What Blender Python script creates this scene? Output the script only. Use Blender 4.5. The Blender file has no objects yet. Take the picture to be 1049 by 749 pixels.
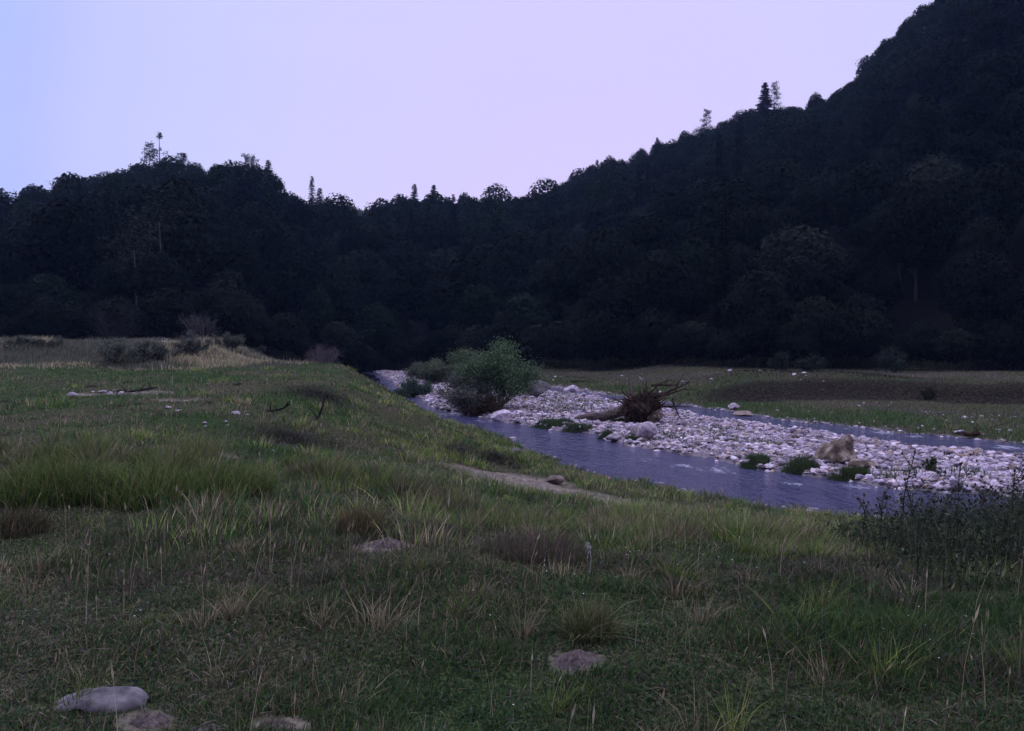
import bpy, math
import numpy as np
from mathutils import Vector, Matrix

sc = bpy.context.scene
R = math.radians
F = 787.0                      # focal length in photo pixels (1049 wide)
EYE = 1.6
HAZE = 0.00018
TILT = math.atan(24.5 / F)

# ------------------------------------------------------------------ camera
cam_d = bpy.data.cameras.new("camera")
cam_d.sensor_width = 36.0
cam_d.lens = 36.0 * F / 1049.0
cam_d.clip_start = 0.05
cam_d.clip_end = 3000.0
cam = bpy.data.objects.new("camera", cam_d)
sc.collection.objects.link(cam)
cam.location = (0, 0, EYE)
cam.rotation_euler = (R(90) - TILT, 0, 0)
sc.camera = cam

# ------------------------------------------------------------------ sky
world = bpy.data.worlds.new("World")
sc.world = world
world.use_nodes = True
wn = world.node_tree
wn.nodes.clear()
def wnode(t, **kw):
    n = wn.nodes.new(t)
    for k, v in kw.items():
        setattr(n, k, v)
    return n
SUN_EL, SUN_AZ = R(-1.5), R(8.0)
out = wnode('ShaderNodeOutputWorld')
sky = wnode('ShaderNodeTexSky', sky_type='NISHITA', sun_disc=False, sun_elevation=SUN_EL, sun_rotation=SUN_AZ)
bg1 = wnode('ShaderNodeBackground'); bg1.inputs[1].default_value = 0.05
wn.links.new(sky.outputs[0], bg1.inputs[0])
tc = wnode('ShaderNodeTexCoord')
nrm = wnode('ShaderNodeVectorMath', operation='NORMALIZE')
wn.links.new(tc.outputs['Generated'], nrm.inputs[0])
# nearness to the after-glow (0 behind the viewer .. 1 towards it)
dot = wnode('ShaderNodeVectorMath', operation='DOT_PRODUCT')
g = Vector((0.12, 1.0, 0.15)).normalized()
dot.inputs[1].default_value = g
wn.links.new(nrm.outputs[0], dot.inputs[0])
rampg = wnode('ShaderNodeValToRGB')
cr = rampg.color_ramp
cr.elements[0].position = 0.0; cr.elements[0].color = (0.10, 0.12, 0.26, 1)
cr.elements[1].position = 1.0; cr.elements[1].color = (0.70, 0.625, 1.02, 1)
def el(p, c):
    e = cr.elements.new(p); e.color = (*c, 1)
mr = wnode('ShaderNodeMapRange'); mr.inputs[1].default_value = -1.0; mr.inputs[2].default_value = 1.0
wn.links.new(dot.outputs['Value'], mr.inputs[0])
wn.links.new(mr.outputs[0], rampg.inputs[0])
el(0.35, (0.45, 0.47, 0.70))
el(0.50, (2.12, 2.18, 2.95))  # added bright band of unseen overhead sky, raised to light the ground
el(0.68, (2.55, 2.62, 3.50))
el(0.83, (0.80, 0.88, 1.30))
el(0.872, (0.45, 0.57, 1.02))
el(0.890, (0.50, 0.56, 1.02))
el(0.908, (0.58, 0.61, 1.02))
el(0.935, (0.62, 0.64, 1.02))
el(0.965, (0.67, 0.64, 1.02))

# faint high cloud wisps
ns = wnode('ShaderNodeTexNoise'); ns.inputs['Scale'].default_value = 2.2; ns.inputs['Detail'].default_value = 5
mp = wnode('ShaderNodeMapping'); mp.inputs['Scale'].default_value = (1.0, 1.0, 5.0); mp.inputs['Rotation'].default_value = (0, 0.25, 0)
wn.links.new(nrm.outputs[0], mp.inputs[0]); wn.links.new(mp.outputs[0], ns.inputs[0])
mr2 = wnode('ShaderNodeMapRange'); mr2.inputs[1].default_value = 0.45; mr2.inputs[2].default_value = 0.75
mr2.inputs[3].default_value = 0.0; mr2.inputs[4].default_value = 0.10
wn.links.new(ns.outputs[0], mr2.inputs[0])
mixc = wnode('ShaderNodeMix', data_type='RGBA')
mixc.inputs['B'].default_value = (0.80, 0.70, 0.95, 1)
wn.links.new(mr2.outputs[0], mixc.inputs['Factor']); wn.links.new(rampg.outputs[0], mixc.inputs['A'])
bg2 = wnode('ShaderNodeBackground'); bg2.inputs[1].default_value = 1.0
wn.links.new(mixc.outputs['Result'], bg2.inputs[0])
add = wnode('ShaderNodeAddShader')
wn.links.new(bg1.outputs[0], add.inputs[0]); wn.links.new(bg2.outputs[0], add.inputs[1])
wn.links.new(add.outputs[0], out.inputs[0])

# the last glow of the set sun: one very weak, very soft lamp
sd = bpy.data.lights.new("sun", 'SUN'); sd.energy = 0.12; sd.angle = R(25); sd.color = (1.0, 0.86, 0.9)
so = bpy.data.objects.new("sun", sd); sc.collection.objects.link(so)
so.rotation_euler = Vector((math.sin(R(8)), math.cos(R(8)), 0.05)).to_track_quat('Z', 'Y').to_euler()

sc.view_settings.view_transform = 'Standard'
sc.view_settings.look = 'None'
sc.view_settings.exposure = 0.0
sc.view_settings.gamma = 1.0
sc.view_settings.use_curve_mapping = False
sc.cycles.max_bounces = 4
sc.cycles.diffuse_bounces = 2
sc.cycles.glossy_bounces = 2
sc.cycles.transmission_bounces = 2
sc.cycles.caustics_reflective = False
sc.cycles.caustics_refractive = False

# ------------------------------------------------------------------ helpers
rng = np.random.default_rng(7)

def tag(o, label=None, cat=None, group=None, kind=None):
    if label: o["label"] = label
    if cat: o["category"] = cat
    if group: o["group"] = group
    if kind: o["kind"] = kind
    return o

def empty(name, loc=(0, 0, 0), rz=0.0):
    o = bpy.data.objects.new(name, None)
    o.empty_display_size = 0.2
    sc.collection.objects.link(o)
    o.location = loc; o.rotation_euler = (0, 0, rz)
    return o

def make_mesh(name, V, faces, col=None, smooth=False, attrs=None):
    """faces: list of int arrays (n,k)."""
    me = bpy.data.meshes.new(name)
    V = np.asarray(V, dtype=np.float32)
    me.vertices.add(len(V)); me.vertices.foreach_set("co", V.ravel())
    faces = [np.asarray(f, dtype=np.int32) for f in faces if len(f)]
    nl = sum(f.size for f in faces); nf = sum(len(f) for f in faces)
    me.loops.add(nl); me.polygons.add(nf)
    me.loops.foreach_set("vertex_index", np.concatenate([f.ravel() for f in faces]))
    sizes = np.concatenate([np.full(len(f), f.shape[1], dtype=np.int32) for f in faces])
    starts = np.concatenate([[0], np.cumsum(sizes)[:-1]]).astype(np.int32)
    me.polygons.foreach_set("loop_start", starts)
    me.polygons.foreach_set("use_smooth", np.full(nf, smooth))
    me.update(calc_edges=True)
    if col is not None:
        a = me.attributes.new("Col", 'FLOAT_COLOR', 'POINT')
        c4 = np.ones((len(V), 4), dtype=np.float32); c4[:, :3] = col
        a.data.foreach_set("color", c4.ravel())
    if attrs:
        for k, v in attrs.items():
            a = me.attributes.new(k, 'FLOAT', 'POINT')
            a.data.foreach_set("value", np.asarray(v, dtype=np.float32))
    return me

def link_mesh(name, me, mat, parent=None, loc=None):
    o = bpy.data.objects.new(name, me)
    if mat is not None and not me.materials:
        me.materials.append(mat)
    sc.collection.objects.link(o)
    if parent is not None: o.parent = parent
    if loc is not None: o.location = loc
    return o

class MB:
    def __init__(s): s.V = []; s.F = {}; s.C = []; s.n = 0
    def add(s, V, faces, col=None):
        V = np.asarray(V, dtype=np.float32)
        for f in faces:
            f = np.asarray(f, dtype=np.int32)
            s.F.setdefault(f.shape[1], []).append(f + s.n)
        s.V.append(V)
        c = np.zeros((len(V), 3), dtype=np.float32)
        if col is not None: c[:] = col
        s.C.append(c); s.n += len(V)
    def mesh(s, name, smooth=False):
        return make_mesh(name, np.concatenate(s.V), [np.concatenate(v) for v in s.F.values()], np.concatenate(s.C), smooth)
    def build(s, name, mat, parent=None, smooth=False, loc=None):
        return link_mesh(name, s.mesh(name, smooth), mat, parent, loc)

def tube(mb, P, rad, sides=6, col=None, rg=None, rough=0.0):
    P = np.asarray(P, dtype=float); n = len(P)
    rad = np.broadcast_to(np.asarray(rad, dtype=float), (n,))
    T = np.gradient(P, axis=0); T /= np.linalg.norm(T, axis=1, keepdims=True) + 1e-9
    ref = np.array([0.31, 0.17, 0.93]); ref /= np.linalg.norm(ref)
    if abs(T.mean(0) @ ref) > 0.9 * np.linalg.norm(T.mean(0)): ref = np.array([1.0, 0.1, 0])
    U = np.cross(T, ref); U /= np.linalg.norm(U, axis=1, keepdims=True) + 1e-9
    W = np.cross(T, U)
    a = np.linspace(0, 2 * math.pi, sides, endpoint=False)
    rr = rad[:, None, None] * np.ones((n, sides, 1))
    if rough and rg is not None: rr = rr * (1 + rough * rg.uniform(-1, 1, rr.shape))
    V = P[:, None] + rr * (np.cos(a)[None, :, None] * U[:, None] + np.sin(a)[None, :, None] * W[:, None])
    idx = np.arange(n * sides).reshape(n, sides)
    q = np.stack([idx[:-1], np.roll(idx[:-1], -1, 1), np.roll(idx[1:], -1, 1), idx[1:]], -1).reshape(-1, 4)
    mb.add(V.reshape(-1, 3), [q, idx[-1][None, :], idx[0][::-1][None, :]], col)

# ---- value noise
def _h(ix, iy, seed):
    with np.errstate(over='ignore'):
        n = (ix.astype(np.int64) * 374761393 + iy.astype(np.int64) * 668265263 + seed * 1442695041) & 0xffffffff
        n = ((n ^ (n >> 13)) * 1274126177) & 0xffffffff
        n = (n ^ (n >> 16)) & 0xffffff
    return n / float(0xffffff)
def vn(x, y, seed=0):
    x = np.asarray(x, dtype=float); y = np.asarray(y, dtype=float)
    x, y = np.broadcast_arrays(x, y)
    ix = np.floor(x); iy = np.floor(y); fx = x - ix; fy = y - iy
    fx = fx * fx * (3 - 2 * fx); fy = fy * fy * (3 - 2 * fy)
    ix = ix.astype(np.int64); iy = iy.astype(np.int64)
    a = _h(ix, iy, seed); b = _h(ix + 1, iy, seed); c = _h(ix, iy + 1, seed); d = _h(ix + 1, iy + 1, seed)
    return (a + (b - a) * fx + (c - a) * fy + (a - b - c + d) * fx * fy) * 2 - 1
def fbm(x, y, seed=0, octv=4, g=0.5):
    s = 0; a = 1; t = 0
    for i in range(octv):
        s = s + a * vn(x * 2 ** i + 17.3 * i, y * 2 ** i - 9.1 * i, seed + i); t += a; a *= g
    return s / t
def sm(x, a=0.0, b=1.0):
    t = np.clip((x - a) / (b - a), 0, 1); return t * t * (3 - 2 * t)

# ------------------------------------------------------------------ terrain
Zw = -2.2
S2 = math.sqrt(2)
def rot(p): return np.array([[(x - y) / S2, (x + y) / S2] for x, y in p])
L1p = rot([(-60, 190), (-34, 140), (-15, 85), (-9.5, 60), (-5.1, 42.7), (-2.4, 34.4), (-.17, 29.3), (1.14, 25.3), (2.7, 22.1),
           (3.5, 20.3), (4.4, 18.9), (5.6, 17.7), (7.4, 16.6), (10.8, 15.4), (16, 14), (25, 11), (45, 3), (90, -12)])
L2p = rot([(-57, 193), (-31, 143), (-14.2, 85.4), (-8.7, 61), (-4.0, 42.7), (-.95, 38.0), (.4, 34.8), (3.2, 31.5), (4.3, 28), (5.8, 25.4),
           (7.1, 23), (8.7, 21.2), (10.0, 20.1), (12.5, 18.4), (19, 16.4), (27, 14), (47, 6.5), (92, -8)])
L3p = rot([(-50, 200), (-25, 150), (-7, 92), (0, 70), (3.6, 59.8), (6.7, 52.4), (10.3, 41.5), (11.9, 36.6), (13.6, 33.2), (15.1, 30.4),
           (16.7, 28), (18.0, 26), (24, 22.5), (32, 19), (52, 10), (97, -4)])
def Lf(P, s): return np.interp(s, P[:, 0], P[:, 1])
def wig(s, k): return 0.35 * vn(s * 0.45, k, 5) + 0.22 * vn(s * 1.3, k + 3, 6) + 0.12 * vn(s * 3.1, k + 9, 8)
def L1(s): return Lf(L1p, s) + wig(s, 1.0)
def L2(s): return Lf(L2p, s) + wig(s, 20.0)
def L3(s): return Lf(L3p, s) + 0.6 * wig(s, 40.0)
def HW(s): return 1.40 + 0.35 * vn(s * 0.2, 3.3, 9) + 0.3 * vn(s * 0.9, 7.7, 10) - 0.7 * sm(-s, 30, 45)

sky_px = np.array([-600, -300, -100, 0, 30, 90, 130, 190, 240, 280, 320, 345, 380, 400, 440, 500, 545, 580, 620, 660, 700, 740, 790, 835, 860, 890, 920, 945, 990, 1049, 1200, 1500])
sky_py = np.array([320, 290, 250, 226, 207, 180, 168, 166, 169, 179, 192, 199, 200, 196, 194, 193, 192, 180, 163, 152, 135, 118, 105, 95, 80, 50, 22, 5, -40, -100, -190, -260])
def az2px(az): return 524.5 + F * np.tan(np.clip(az, -1.2, 1.2))
_r0x = np.array([-800, 0, 200, 330, 400, 524, 620, 700, 850, 1049, 1400]); _r0v = np.array([90, 82, 80, 92, 100, 92, 80, 74, 66, 62, 62.])
_r1x = np.array([-800, 0, 190, 320, 360, 400, 540, 600, 680, 860, 1049, 1400]); _r1v = np.array([220, 215, 205, 215, 235, 250, 260, 300, 270, 235, 205, 190.])
def hill(az, r):
    px = az2px(az)
    R0 = np.interp(px, _r0x, _r0v) / np.clip(np.cos(az), .55, 1) + 3 * vn(az * 9, 2.2, 31)
    R1 = np.interp(px, _r1x, _r1v) / np.clip(np.cos(az), .55, 1)
    Yr = R1 * np.clip(np.cos(az), 0.5, 1)
    ztop = 1.6 + (350 - np.interp(px, sky_px, sky_py)) / F * Yr - 13.5
    ztop = ztop * sm(np.abs(az), 1.9, 1.1)
    q = (r - R0) / (R1 - R0)
    qq = np.clip(q, 0, 1)
    z = (ztop + 1.2) * (0.25 * sm(qq) + 0.75 * qq ** 0.95)
    z = z - np.clip(q - 1, 0, 9) * (R1 - R0) * 0.35 * sm(np.abs(az), 1.9, 1.1)
    # gullies and spurs
    z = z + sm(q, 0.05, .35) * sm(q, 1.0, .75) * (3.2 * fbm(az * 7 + r * .006, r * .018, 41, 3))
    return np.maximum(z, -6.0 * (q > 1)), q
def terrain(X, Y, fine=True):
    X = np.asarray(X, float); Y = np.asarray(Y, float)
    s = (X - Y) / S2; t = (X + Y) / S2
    l1 = L1(s); l2 = np.maximum(L2(s), l1 + .5); l3 = L3(s); hw = HW(s)
    # near bank
    d1 = (l1 - t) * 0.88
    w = np.interp(s, [-80, -40, -23, -15, -6, 0, 20], [4.5, 4.5, 6.3, 10.5, 13.0, 13.0, 13.0])
    x = np.clip(d1 / w, 0, 1)
    prof = np.where(x < 1, x ** 1.25 * .55 + .45 * sm(x), 1)
    pl = -0.05 + 0.10 * fbm(X * .12, Y * .12, 3, 3) + 0.0 * X
    zn = Zw + (pl - Zw) * prof + 0.10 * (x > 0) * sm(x, 0, .15) 
    # hummocks and tussocky lumps
    zn = zn + sm(d1, 0, 2) * (0.12 * fbm(X * .55, Y * .55, 11, 3) + 0.055 * fbm(X * 2.1, Y * 2.1, 15, 3))
    def G(cx, cy, rx, ry, h, a=0.0):
        c, s_ = math.cos(a), math.sin(a)
        u = (X - cx) * c + (Y - cy) * s_; v = -(X - cx) * s_ + (Y - cy) * c
        return h * np.exp(-(u / rx) ** 2 - (v / ry) ** 2)
    zn = zn + G(-4.2, 16.6, 1.6, 1.1, .28) + G(-7.0, 24.5, 3.2, 2.0, .3) + G(-1.0, 19.8, 1.7, .8, .42, -.5) + G(-2.6, 24.0, 1.6, 1.2, .35)
    # berm across the far end of the meadow
    lat = sm(X + .5 * vn(X * .7, Y * .7, 151), -15.0, -23.0)
    zb = 1.55 * np.exp(-((Y - 53) / 6.0) ** 2) * lat * (1 + 0.22 * fbm(X * .25, Y * .3, 19, 3))
    zb = zb + 0.75 * sm(Y, 53, 60) * lat + 0.10 * G(-13, 46, 4, 4, 1) + 0.16 * lat * fbm(X * .9, Y * .9, 23, 3) * sm(Y, 38, 44)
    zn = zn + zb - 1.35 * sm(Y, 52, 64) * sm(X / np.maximum(np.abs(Y), 1), -.37, -.28)
    # bed, bar, far channel
    q = np.clip((t - l1) / (l2 - l1), 0, 1)
    zr = Zw - 0.30 * np.sin(math.pi * q) ** .7
    e2 = t - l2; e3 = (l3 - hw) - t
    em = np.minimum(e2, e3) * 0.9
    zbar = Zw + 0.14 * sm(em, 0, 1.6) + 0.12 * sm(e2, 3.5, 1.2) + sm(em, 0, .8) * (0.07 * fbm(X * .5, Y * .5, 27, 3) + 0.05 * fbm(X * 2.1, Y * 2.1, 28, 2))
    zc = Zw - 0.22 * np.cos(np.clip((t - l3) / hw, -1, 1) * math.pi / 2)
    d3 = (t - l3 - hw) * 0.9
    zf = Zw + 0.28 * sm(d3, 0, 1.0) + (0.42 - .27 * sm(X, 9, 14)) * sm(d3, .8, 8) + sm(d3, 0, 2) * (0.10 * fbm(X * .35, Y * .35, 33, 3) + .04 * fbm(X * 1.5, Y * 1.5, 35, 2))
    rgt = sm(X, 9, 15)
    zf = zf + rgt * (1.02 * sm(Y + 0.25 * (X - 15) + 1.5 * vn(X * .15, 1.1, 37), 45.2, 46.5)) + (1 - rgt) * 0.12 * sm(Y, 48, 58)
    zf = zf + 0.42 * np.exp(-((Y - 49.5 + .1 * (X - 18)) / 2.6) ** 2) * sm(X, 12.2, 14.5) * sm(X, 27, 20) * (1 + .2 * fbm(X * .8, Y * .4, 39, 2))
    z = np.where(t < l1, zn, np.where(t < l2, zr, np.where(e3 > 0, zbar, np.where(d3 < 0, zc, zf))))
    az = np.arctan2(X, Y); r = np.hypot(X, Y)
    zh, qh = hill(az, r)
    m = sm(r, 55, 75)
    z = z + zh * m
    return z
def zone(X, Y):
    s = (X - Y) / S2; t = (X + Y) / S2
    l1 = L1(s); l2 = np.maximum(L2(s), l1 + .5); l3 = L3(s); hw = HW(s)
    return dict(d1=(l1 - t) * .88, e2=(t - l2) * .9, e3=((l3 - hw) - t) * .9, d3=(t - l3 - hw) * .9, river=(t > l1) & (t < l2))

def ray(px, py):
    a = (px - 524.5) / F; b = (374.5 - py) / F
    return np.array([a, math.cos(TILT) + b * math.sin(TILT), -math.sin(TILT) + b * math.cos(TILT)])
def ground(px, py, zoff=0.0):
    """where the view line through a photo point meets the ground"""
    d = ray(px, py); k = np.geomspace(1.5, 400, 6000)
    P = d[None] * k[:, None]; z = P[:, 2] + EYE - terrain(P[:, 0], P[:, 1]) - zoff
    h = np.nonzero(z < 0)[0]
    i = h[0] if len(h) else len(k) - 1
    p = P[i]; return np.array([p[0], p[1], float(terrain(p[0], p[1]))])
def onto(X, Y): return np.array([X, Y, float(terrain(X, Y))])

def axis(lo, hi, c, a, n):
    u0 = math.asinh((lo - c) / a); u1 = math.asinh((hi - c) / a)
    return c + a * np.sinh(np.linspace(u0, u1, n))
gx = axis(-460, 460, 0, 11, 720); gy = axis(-120, 520, 9, 11, 680)
GX, GY = np.meshgrid(gx, gy)
GZ = terrain(GX, GY)
zz = zone(GX, GY)
grav = np.clip(sm(zz['e2'], -.25, .05) * sm(zz['e3'], -.25, .05), 0, 1)
grav = np.maximum(grav, zz['river'] * 1.0)
grav = np.maximum(grav, (zz['e3'] < 0) * sm(zz['d3'], .35 + .3 * fbm(GX * .8, GY * .8, 51, 2), .1))
grav = np.maximum(grav, (zz['d1'] > 0) * sm(zz['d1'], .30, .0))
AZ = np.arctan2(GX, GY); RR = np.hypot(GX, GY)
_, QH = hill(AZ, RR)
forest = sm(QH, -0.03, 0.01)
dry = np.clip(0.45 + 1.0 * fbm(GX * .33, GY * .33, 61, 4) + 0.35 * fbm(GX * 1.7, GY * 1.7, 65, 2), 0, 1)
dry = np.clip(dry + 0.5 * sm(GY, 40, 48) * (GX < -8) + .15 * (zz['e3'] < 0) * sm(GY, 44, 50), 0, 1)
# bare sandy strip down the bank, bare soil on the berm's end
def blob(x, y, rx, ry, a, X=None, Y=None):
    X = GX if X is None else X; Y = GY if Y is None else Y
    c, s_ = math.cos(a), math.sin(a); u = (X - x) * c + (Y - y) * s_; v = -(X - x) * s_ + (Y - y) * c
    return np.exp(-((u / rx) ** 2 + (v / ry) ** 2) ** 1.5)
bare_spots = []
for (px, py, rx, ry, a) in [(532, 493, 1.5, 1.5, -.5), (562, 500, 1.3, 1.3, -.6), (592, 509, 1.3, 1.0, -.75), (630, 518, 1.1, .65, -.6), (575, 428, .8, .5, 0),
                            (303, 372, 1.6, .9, -.4), (110, 403, 1.8, .8, 0), (180, 411, .7, .4, 0), (205, 462, .7, .4, 0),
                            (590, 676, .13, .11, 0), (285, 742, .12, .07, 0), (150, 741, .12, .09, 0), (397, 557, .26, .22, 0), (735, 350, .1, .1, 0)]:
    p = ground(px, py); bare_spots.append((p[0], p[1], rx, ry, a))
bare = np.zeros_like(GX)
for b in bare_spots: bare = np.maximum(bare, blob(*b))
def bare_at(X, Y):
    m = np.zeros_like(X)
    for b in bare_spots: m = np.maximum(m, blob(*b, X=X, Y=Y))
    return m
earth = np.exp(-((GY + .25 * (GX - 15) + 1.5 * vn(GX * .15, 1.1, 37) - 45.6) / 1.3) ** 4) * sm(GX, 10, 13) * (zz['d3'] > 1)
nx, ny = len(gx), len(gy)
idx = np.arange(nx * ny).reshape(ny, nx)
quads = np.stack([idx[:-1, :-1], idx[:-1, 1:], idx[1:, 1:], idx[1:, :-1]], -1).reshape(-1, 4)

# ------------------------------------------------------------------ materials
def mat_new(name):
    m = bpy.data.materials.new(name); m.use_nodes = True
    nt = m.node_tree; b = nt.nodes['Principled BSDF']
    b.inputs['Specular IOR Level'].default_value = 0.2
    return m, nt, b
def N(nt, t, **kw):
    n = nt.nodes.new(t)
    for k, v in kw.items(): setattr(n, k, v)
    return n
def ramp(nt, src, stops):
    r = N(nt, 'ShaderNodeValToRGB'); e = r.color_ramp.elements
    e[0].position, e[0].color = stops[0][0], (*stops[0][1], 1)
    e[1].position, e[1].color = stops[-1][0], (*stops[-1][1], 1)
    for p, c in stops[1:-1]:
        x = e.new(p); x.color = (*c, 1)
    nt.links.new(src, r.inputs[0]); return r.outputs[0]
def noise(nt, scale, detail=4, vec=None, rough=.55, obj=True):
    n = N(nt, 'ShaderNodeTexNoise'); n.inputs['Scale'].default_value = scale; n.inputs['Detail'].default_value = detail
    n.inputs['Roughness'].default_value = rough
    if vec is None:
        c = N(nt, 'ShaderNodeTexCoord'); vec = c.outputs['Object']
    nt.links.new(vec, n.inputs['Vector']); return n.outputs['Fac']
def mix(nt, fac, a, b, mode='MIX'):
    m = N(nt, 'ShaderNodeMix', data_type='RGBA', blend_type=mode)
    for k, v in (('Factor', fac), ('A', a), ('B', b)):
        if isinstance(v, (int, float)): m.inputs[k].default_value = v
        elif isinstance(v, tuple): m.inputs[k].default_value = (*v, 1)
        else: nt.links.new(v, m.inputs[k])
    return m.outputs['Result']
def bump(nt, b, h, strength, dist):
    n = N(nt, 'ShaderNodeBump'); n.inputs['Strength'].default_value = strength; n.inputs['Distance'].default_value = dist
    nt.links.new(h, n.inputs['Height']); nt.links.new(n.outputs[0], b.inputs['Normal'])
def attr(nt, name, out='Fac'):
    a = N(nt, 'ShaderNodeAttribute', attribute_name=name); return a.outputs[out]

M = {}
m, nt, b = mat_new('ground'); b.inputs['Specular IOR Level'].default_value = .03
n1 = noise(nt, 1.3, 6); n2 = noise(nt, 9.0, 5); n3 = noise(nt, 40.0, 3)
green = ramp(nt, n3, [(.36, (.008, .016, .006)), (.5, (.026, .042, .015)), (.64, (.060, .078, .030))])
brown = ramp(nt, n3, [(.36, (.016, .013, .010)), (.5, (.055, .045, .033)), (.64, (.12, .098, .070))])
c = mix(nt, attr(nt, 'dry'), green, brown)
soil = ramp(nt, n2, [(.35, (.075, .060, .055)), (.5, (.15, .12, .105)), (.65, (.26, .21, .18))])
c = mix(nt, attr(nt, 'bare'), c, soil)
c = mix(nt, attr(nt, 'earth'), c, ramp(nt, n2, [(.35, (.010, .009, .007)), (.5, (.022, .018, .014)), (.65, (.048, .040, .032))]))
gr = ramp(nt, n3, [(.3, (.07, .058, .07)), (.5, (.18, .148, .172)), (.7, (.34, .285, .32))])
c = mix(nt, attr(nt, 'gravel'), c, gr)
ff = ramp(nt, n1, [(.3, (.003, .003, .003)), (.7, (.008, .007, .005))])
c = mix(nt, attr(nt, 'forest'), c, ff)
nt.links.new(c, b.inputs['Base Color']); b.inputs['Roughness'].default_value = .95
bump(nt, b, n3, .6, .03)
M['ground'] = m

def simple(name, stops, scale=6, rough=.9, bs=.4, bd=.02, detail=5, rnd=0.0, spec=.2):
    m, nt, b = mat_new(name)
    f = noise(nt, scale, detail)
    c = ramp(nt, f, stops)
    if rnd:
        oi = N(nt, 'ShaderNodeObjectInfo')
        mrr = N(nt, 'ShaderNodeMapRange'); mrr.inputs[3].default_value = 1 - rnd; mrr.inputs[4].default_value = 1 + rnd
        nt.links.new(oi.outputs['Random'], mrr.inputs[0])
        mu = N(nt, 'ShaderNodeVectorMath', operation='SCALE')
        nt.links.new(c, mu.inputs[0]); nt.links.new(mrr.outputs[0], mu.inputs['Scale']); c = mu.outputs[0]
    nt.links.new(c, b.inputs['Base Color']); b.inputs['Roughness'].default_value = rough
    b.inputs['Specular IOR Level'].default_value = spec
    bump(nt, b, f, bs, bd)
    M[name] = m
    return m
def colmat(name, rough=.85, trans=0.0, var=0.0, scale=3.0, spec=.15):
    m, nt, b = mat_new(name)
    c = attr(nt, 'Col', 'Color')
    if var:
        f = noise(nt, scale, 3)
        mrr = N(nt, 'ShaderNodeMapRange'); mrr.inputs[1].default_value = .3; mrr.inputs[2].default_value = .7
        mrr.inputs[3].default_value = 1 - var; mrr.inputs[4].default_value = 1 + var
        nt.links.new(f, mrr.inputs[0])
        mu = N(nt, 'ShaderNodeVectorMath', operation='SCALE')
        nt.links.new(c, mu.inputs[0]); nt.links.new(mrr.outputs[0], mu.inputs['Scale']); c = mu.outputs[0]
    nt.links.new(c, b.inputs['Base Color']); b.inputs['Roughness'].default_value = rough
    b.inputs['Specular IOR Level'].default_value = spec
    if trans:
        t = N(nt, 'ShaderNodeBsdfTranslucent'); nt.links.new(c, t.inputs[0])
        mx = N(nt, 'ShaderNodeMixShader'); mx.inputs[0].default_value = trans
        nt.links.new(b.outputs[0], mx.inputs[1]); nt.links.new(t.outputs[0], mx.inputs[2])
        nt.links.new(mx.outputs[0], nt.nodes['Material Output'].inputs[0])
    M[name] = m
colmat('grass', trans=.25)
colmat('leafcol', trans=.15, var=.25, scale=1.5)
colmat('stonecol', var=.3, scale=14.0, spec=.25)
colmat('twigcol', var=.2, scale=8)
simple('bark', [(.3, (.02, .017, .015)), (.7, (.06, .05, .045))], 5)
simple('pale_bark', [(.3, (.20, .19, .19)), (.7, (.42, .40, .38))], 3)
simple('birch_bark', [(.3, (.05, .05, .05)), (.7, (.11, .105, .10))], 3)
simple('stone_pale', [(.32, (.16, .12, .16)), (.45, (.29, .23, .29)), (.55, (.38, .31, .375)), (.68, (.50, .42, .485))], 5, bs=.6, bd=.03, rnd=.25)
simple('stone_brown', [(.25, (.10, .075, .07)), (.5, (.19, .14, .125)), (.75, (.28, .215, .19))], 4, bs=.6, bd=.03, rnd=.3)
simple('stone_dark', [(.25, (.05, .045, .05)), (.5, (.10, .09, .10)), (.75, (.16, .14, .15))], 4, bs=.6, bd=.03, rnd=.3)
simple('boulder', [(.38, (.035, .025, .024)), (.46, (.10, .070, .058)), (.54, (.17, .122, .098)), (.62, (.31, .25, .22))], 3.4, bs=.8, bd=.05, detail=8)
simple('bank_rock', [(.36, (.05, .044, .052)), (.46, (.085, .075, .088)), (.55, (.11, .097, .112)), (.66, (.16, .14, .155))], 14, bs=.5, bd=.01, detail=8)
simple('mole_soil', [(.3, (.040, .030, .030)), (.5, (.075, .056, .056)), (.7, (.14, .11, .105))], 30, bs=1, bd=.012, detail=6)
simple('wood_dark', [(.3, (.016, .009, .007)), (.5, (.040, .021, .016)), (.75, (.09, .050, .036))], 6, bs=.8, bd=.04)
simple('wood_log', [(.3, (.05, .036, .034)), (.5, (.10, .075, .07)), (.75, (.19, .15, .14))], 5, bs=.8, bd=.03)
simple('root_soil', [(.3, (.012, .008, .007)), (.5, (.035, .020, .015)), (.75, (.09, .052, .038))], 4, bs=1, bd=.08)
simple('driftwood_black', [(.3, (.008, .007, .008)), (.7, (.03, .025, .025))], 8)
simple('stalk_dry', [(.3, (.20, .15, .10)), (.7, (.34, .27, .19))], 12)
simple('petal_white', [(.3, (.35, .34, .33)), (.7, (.5, .48, .48))], 30)
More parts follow.
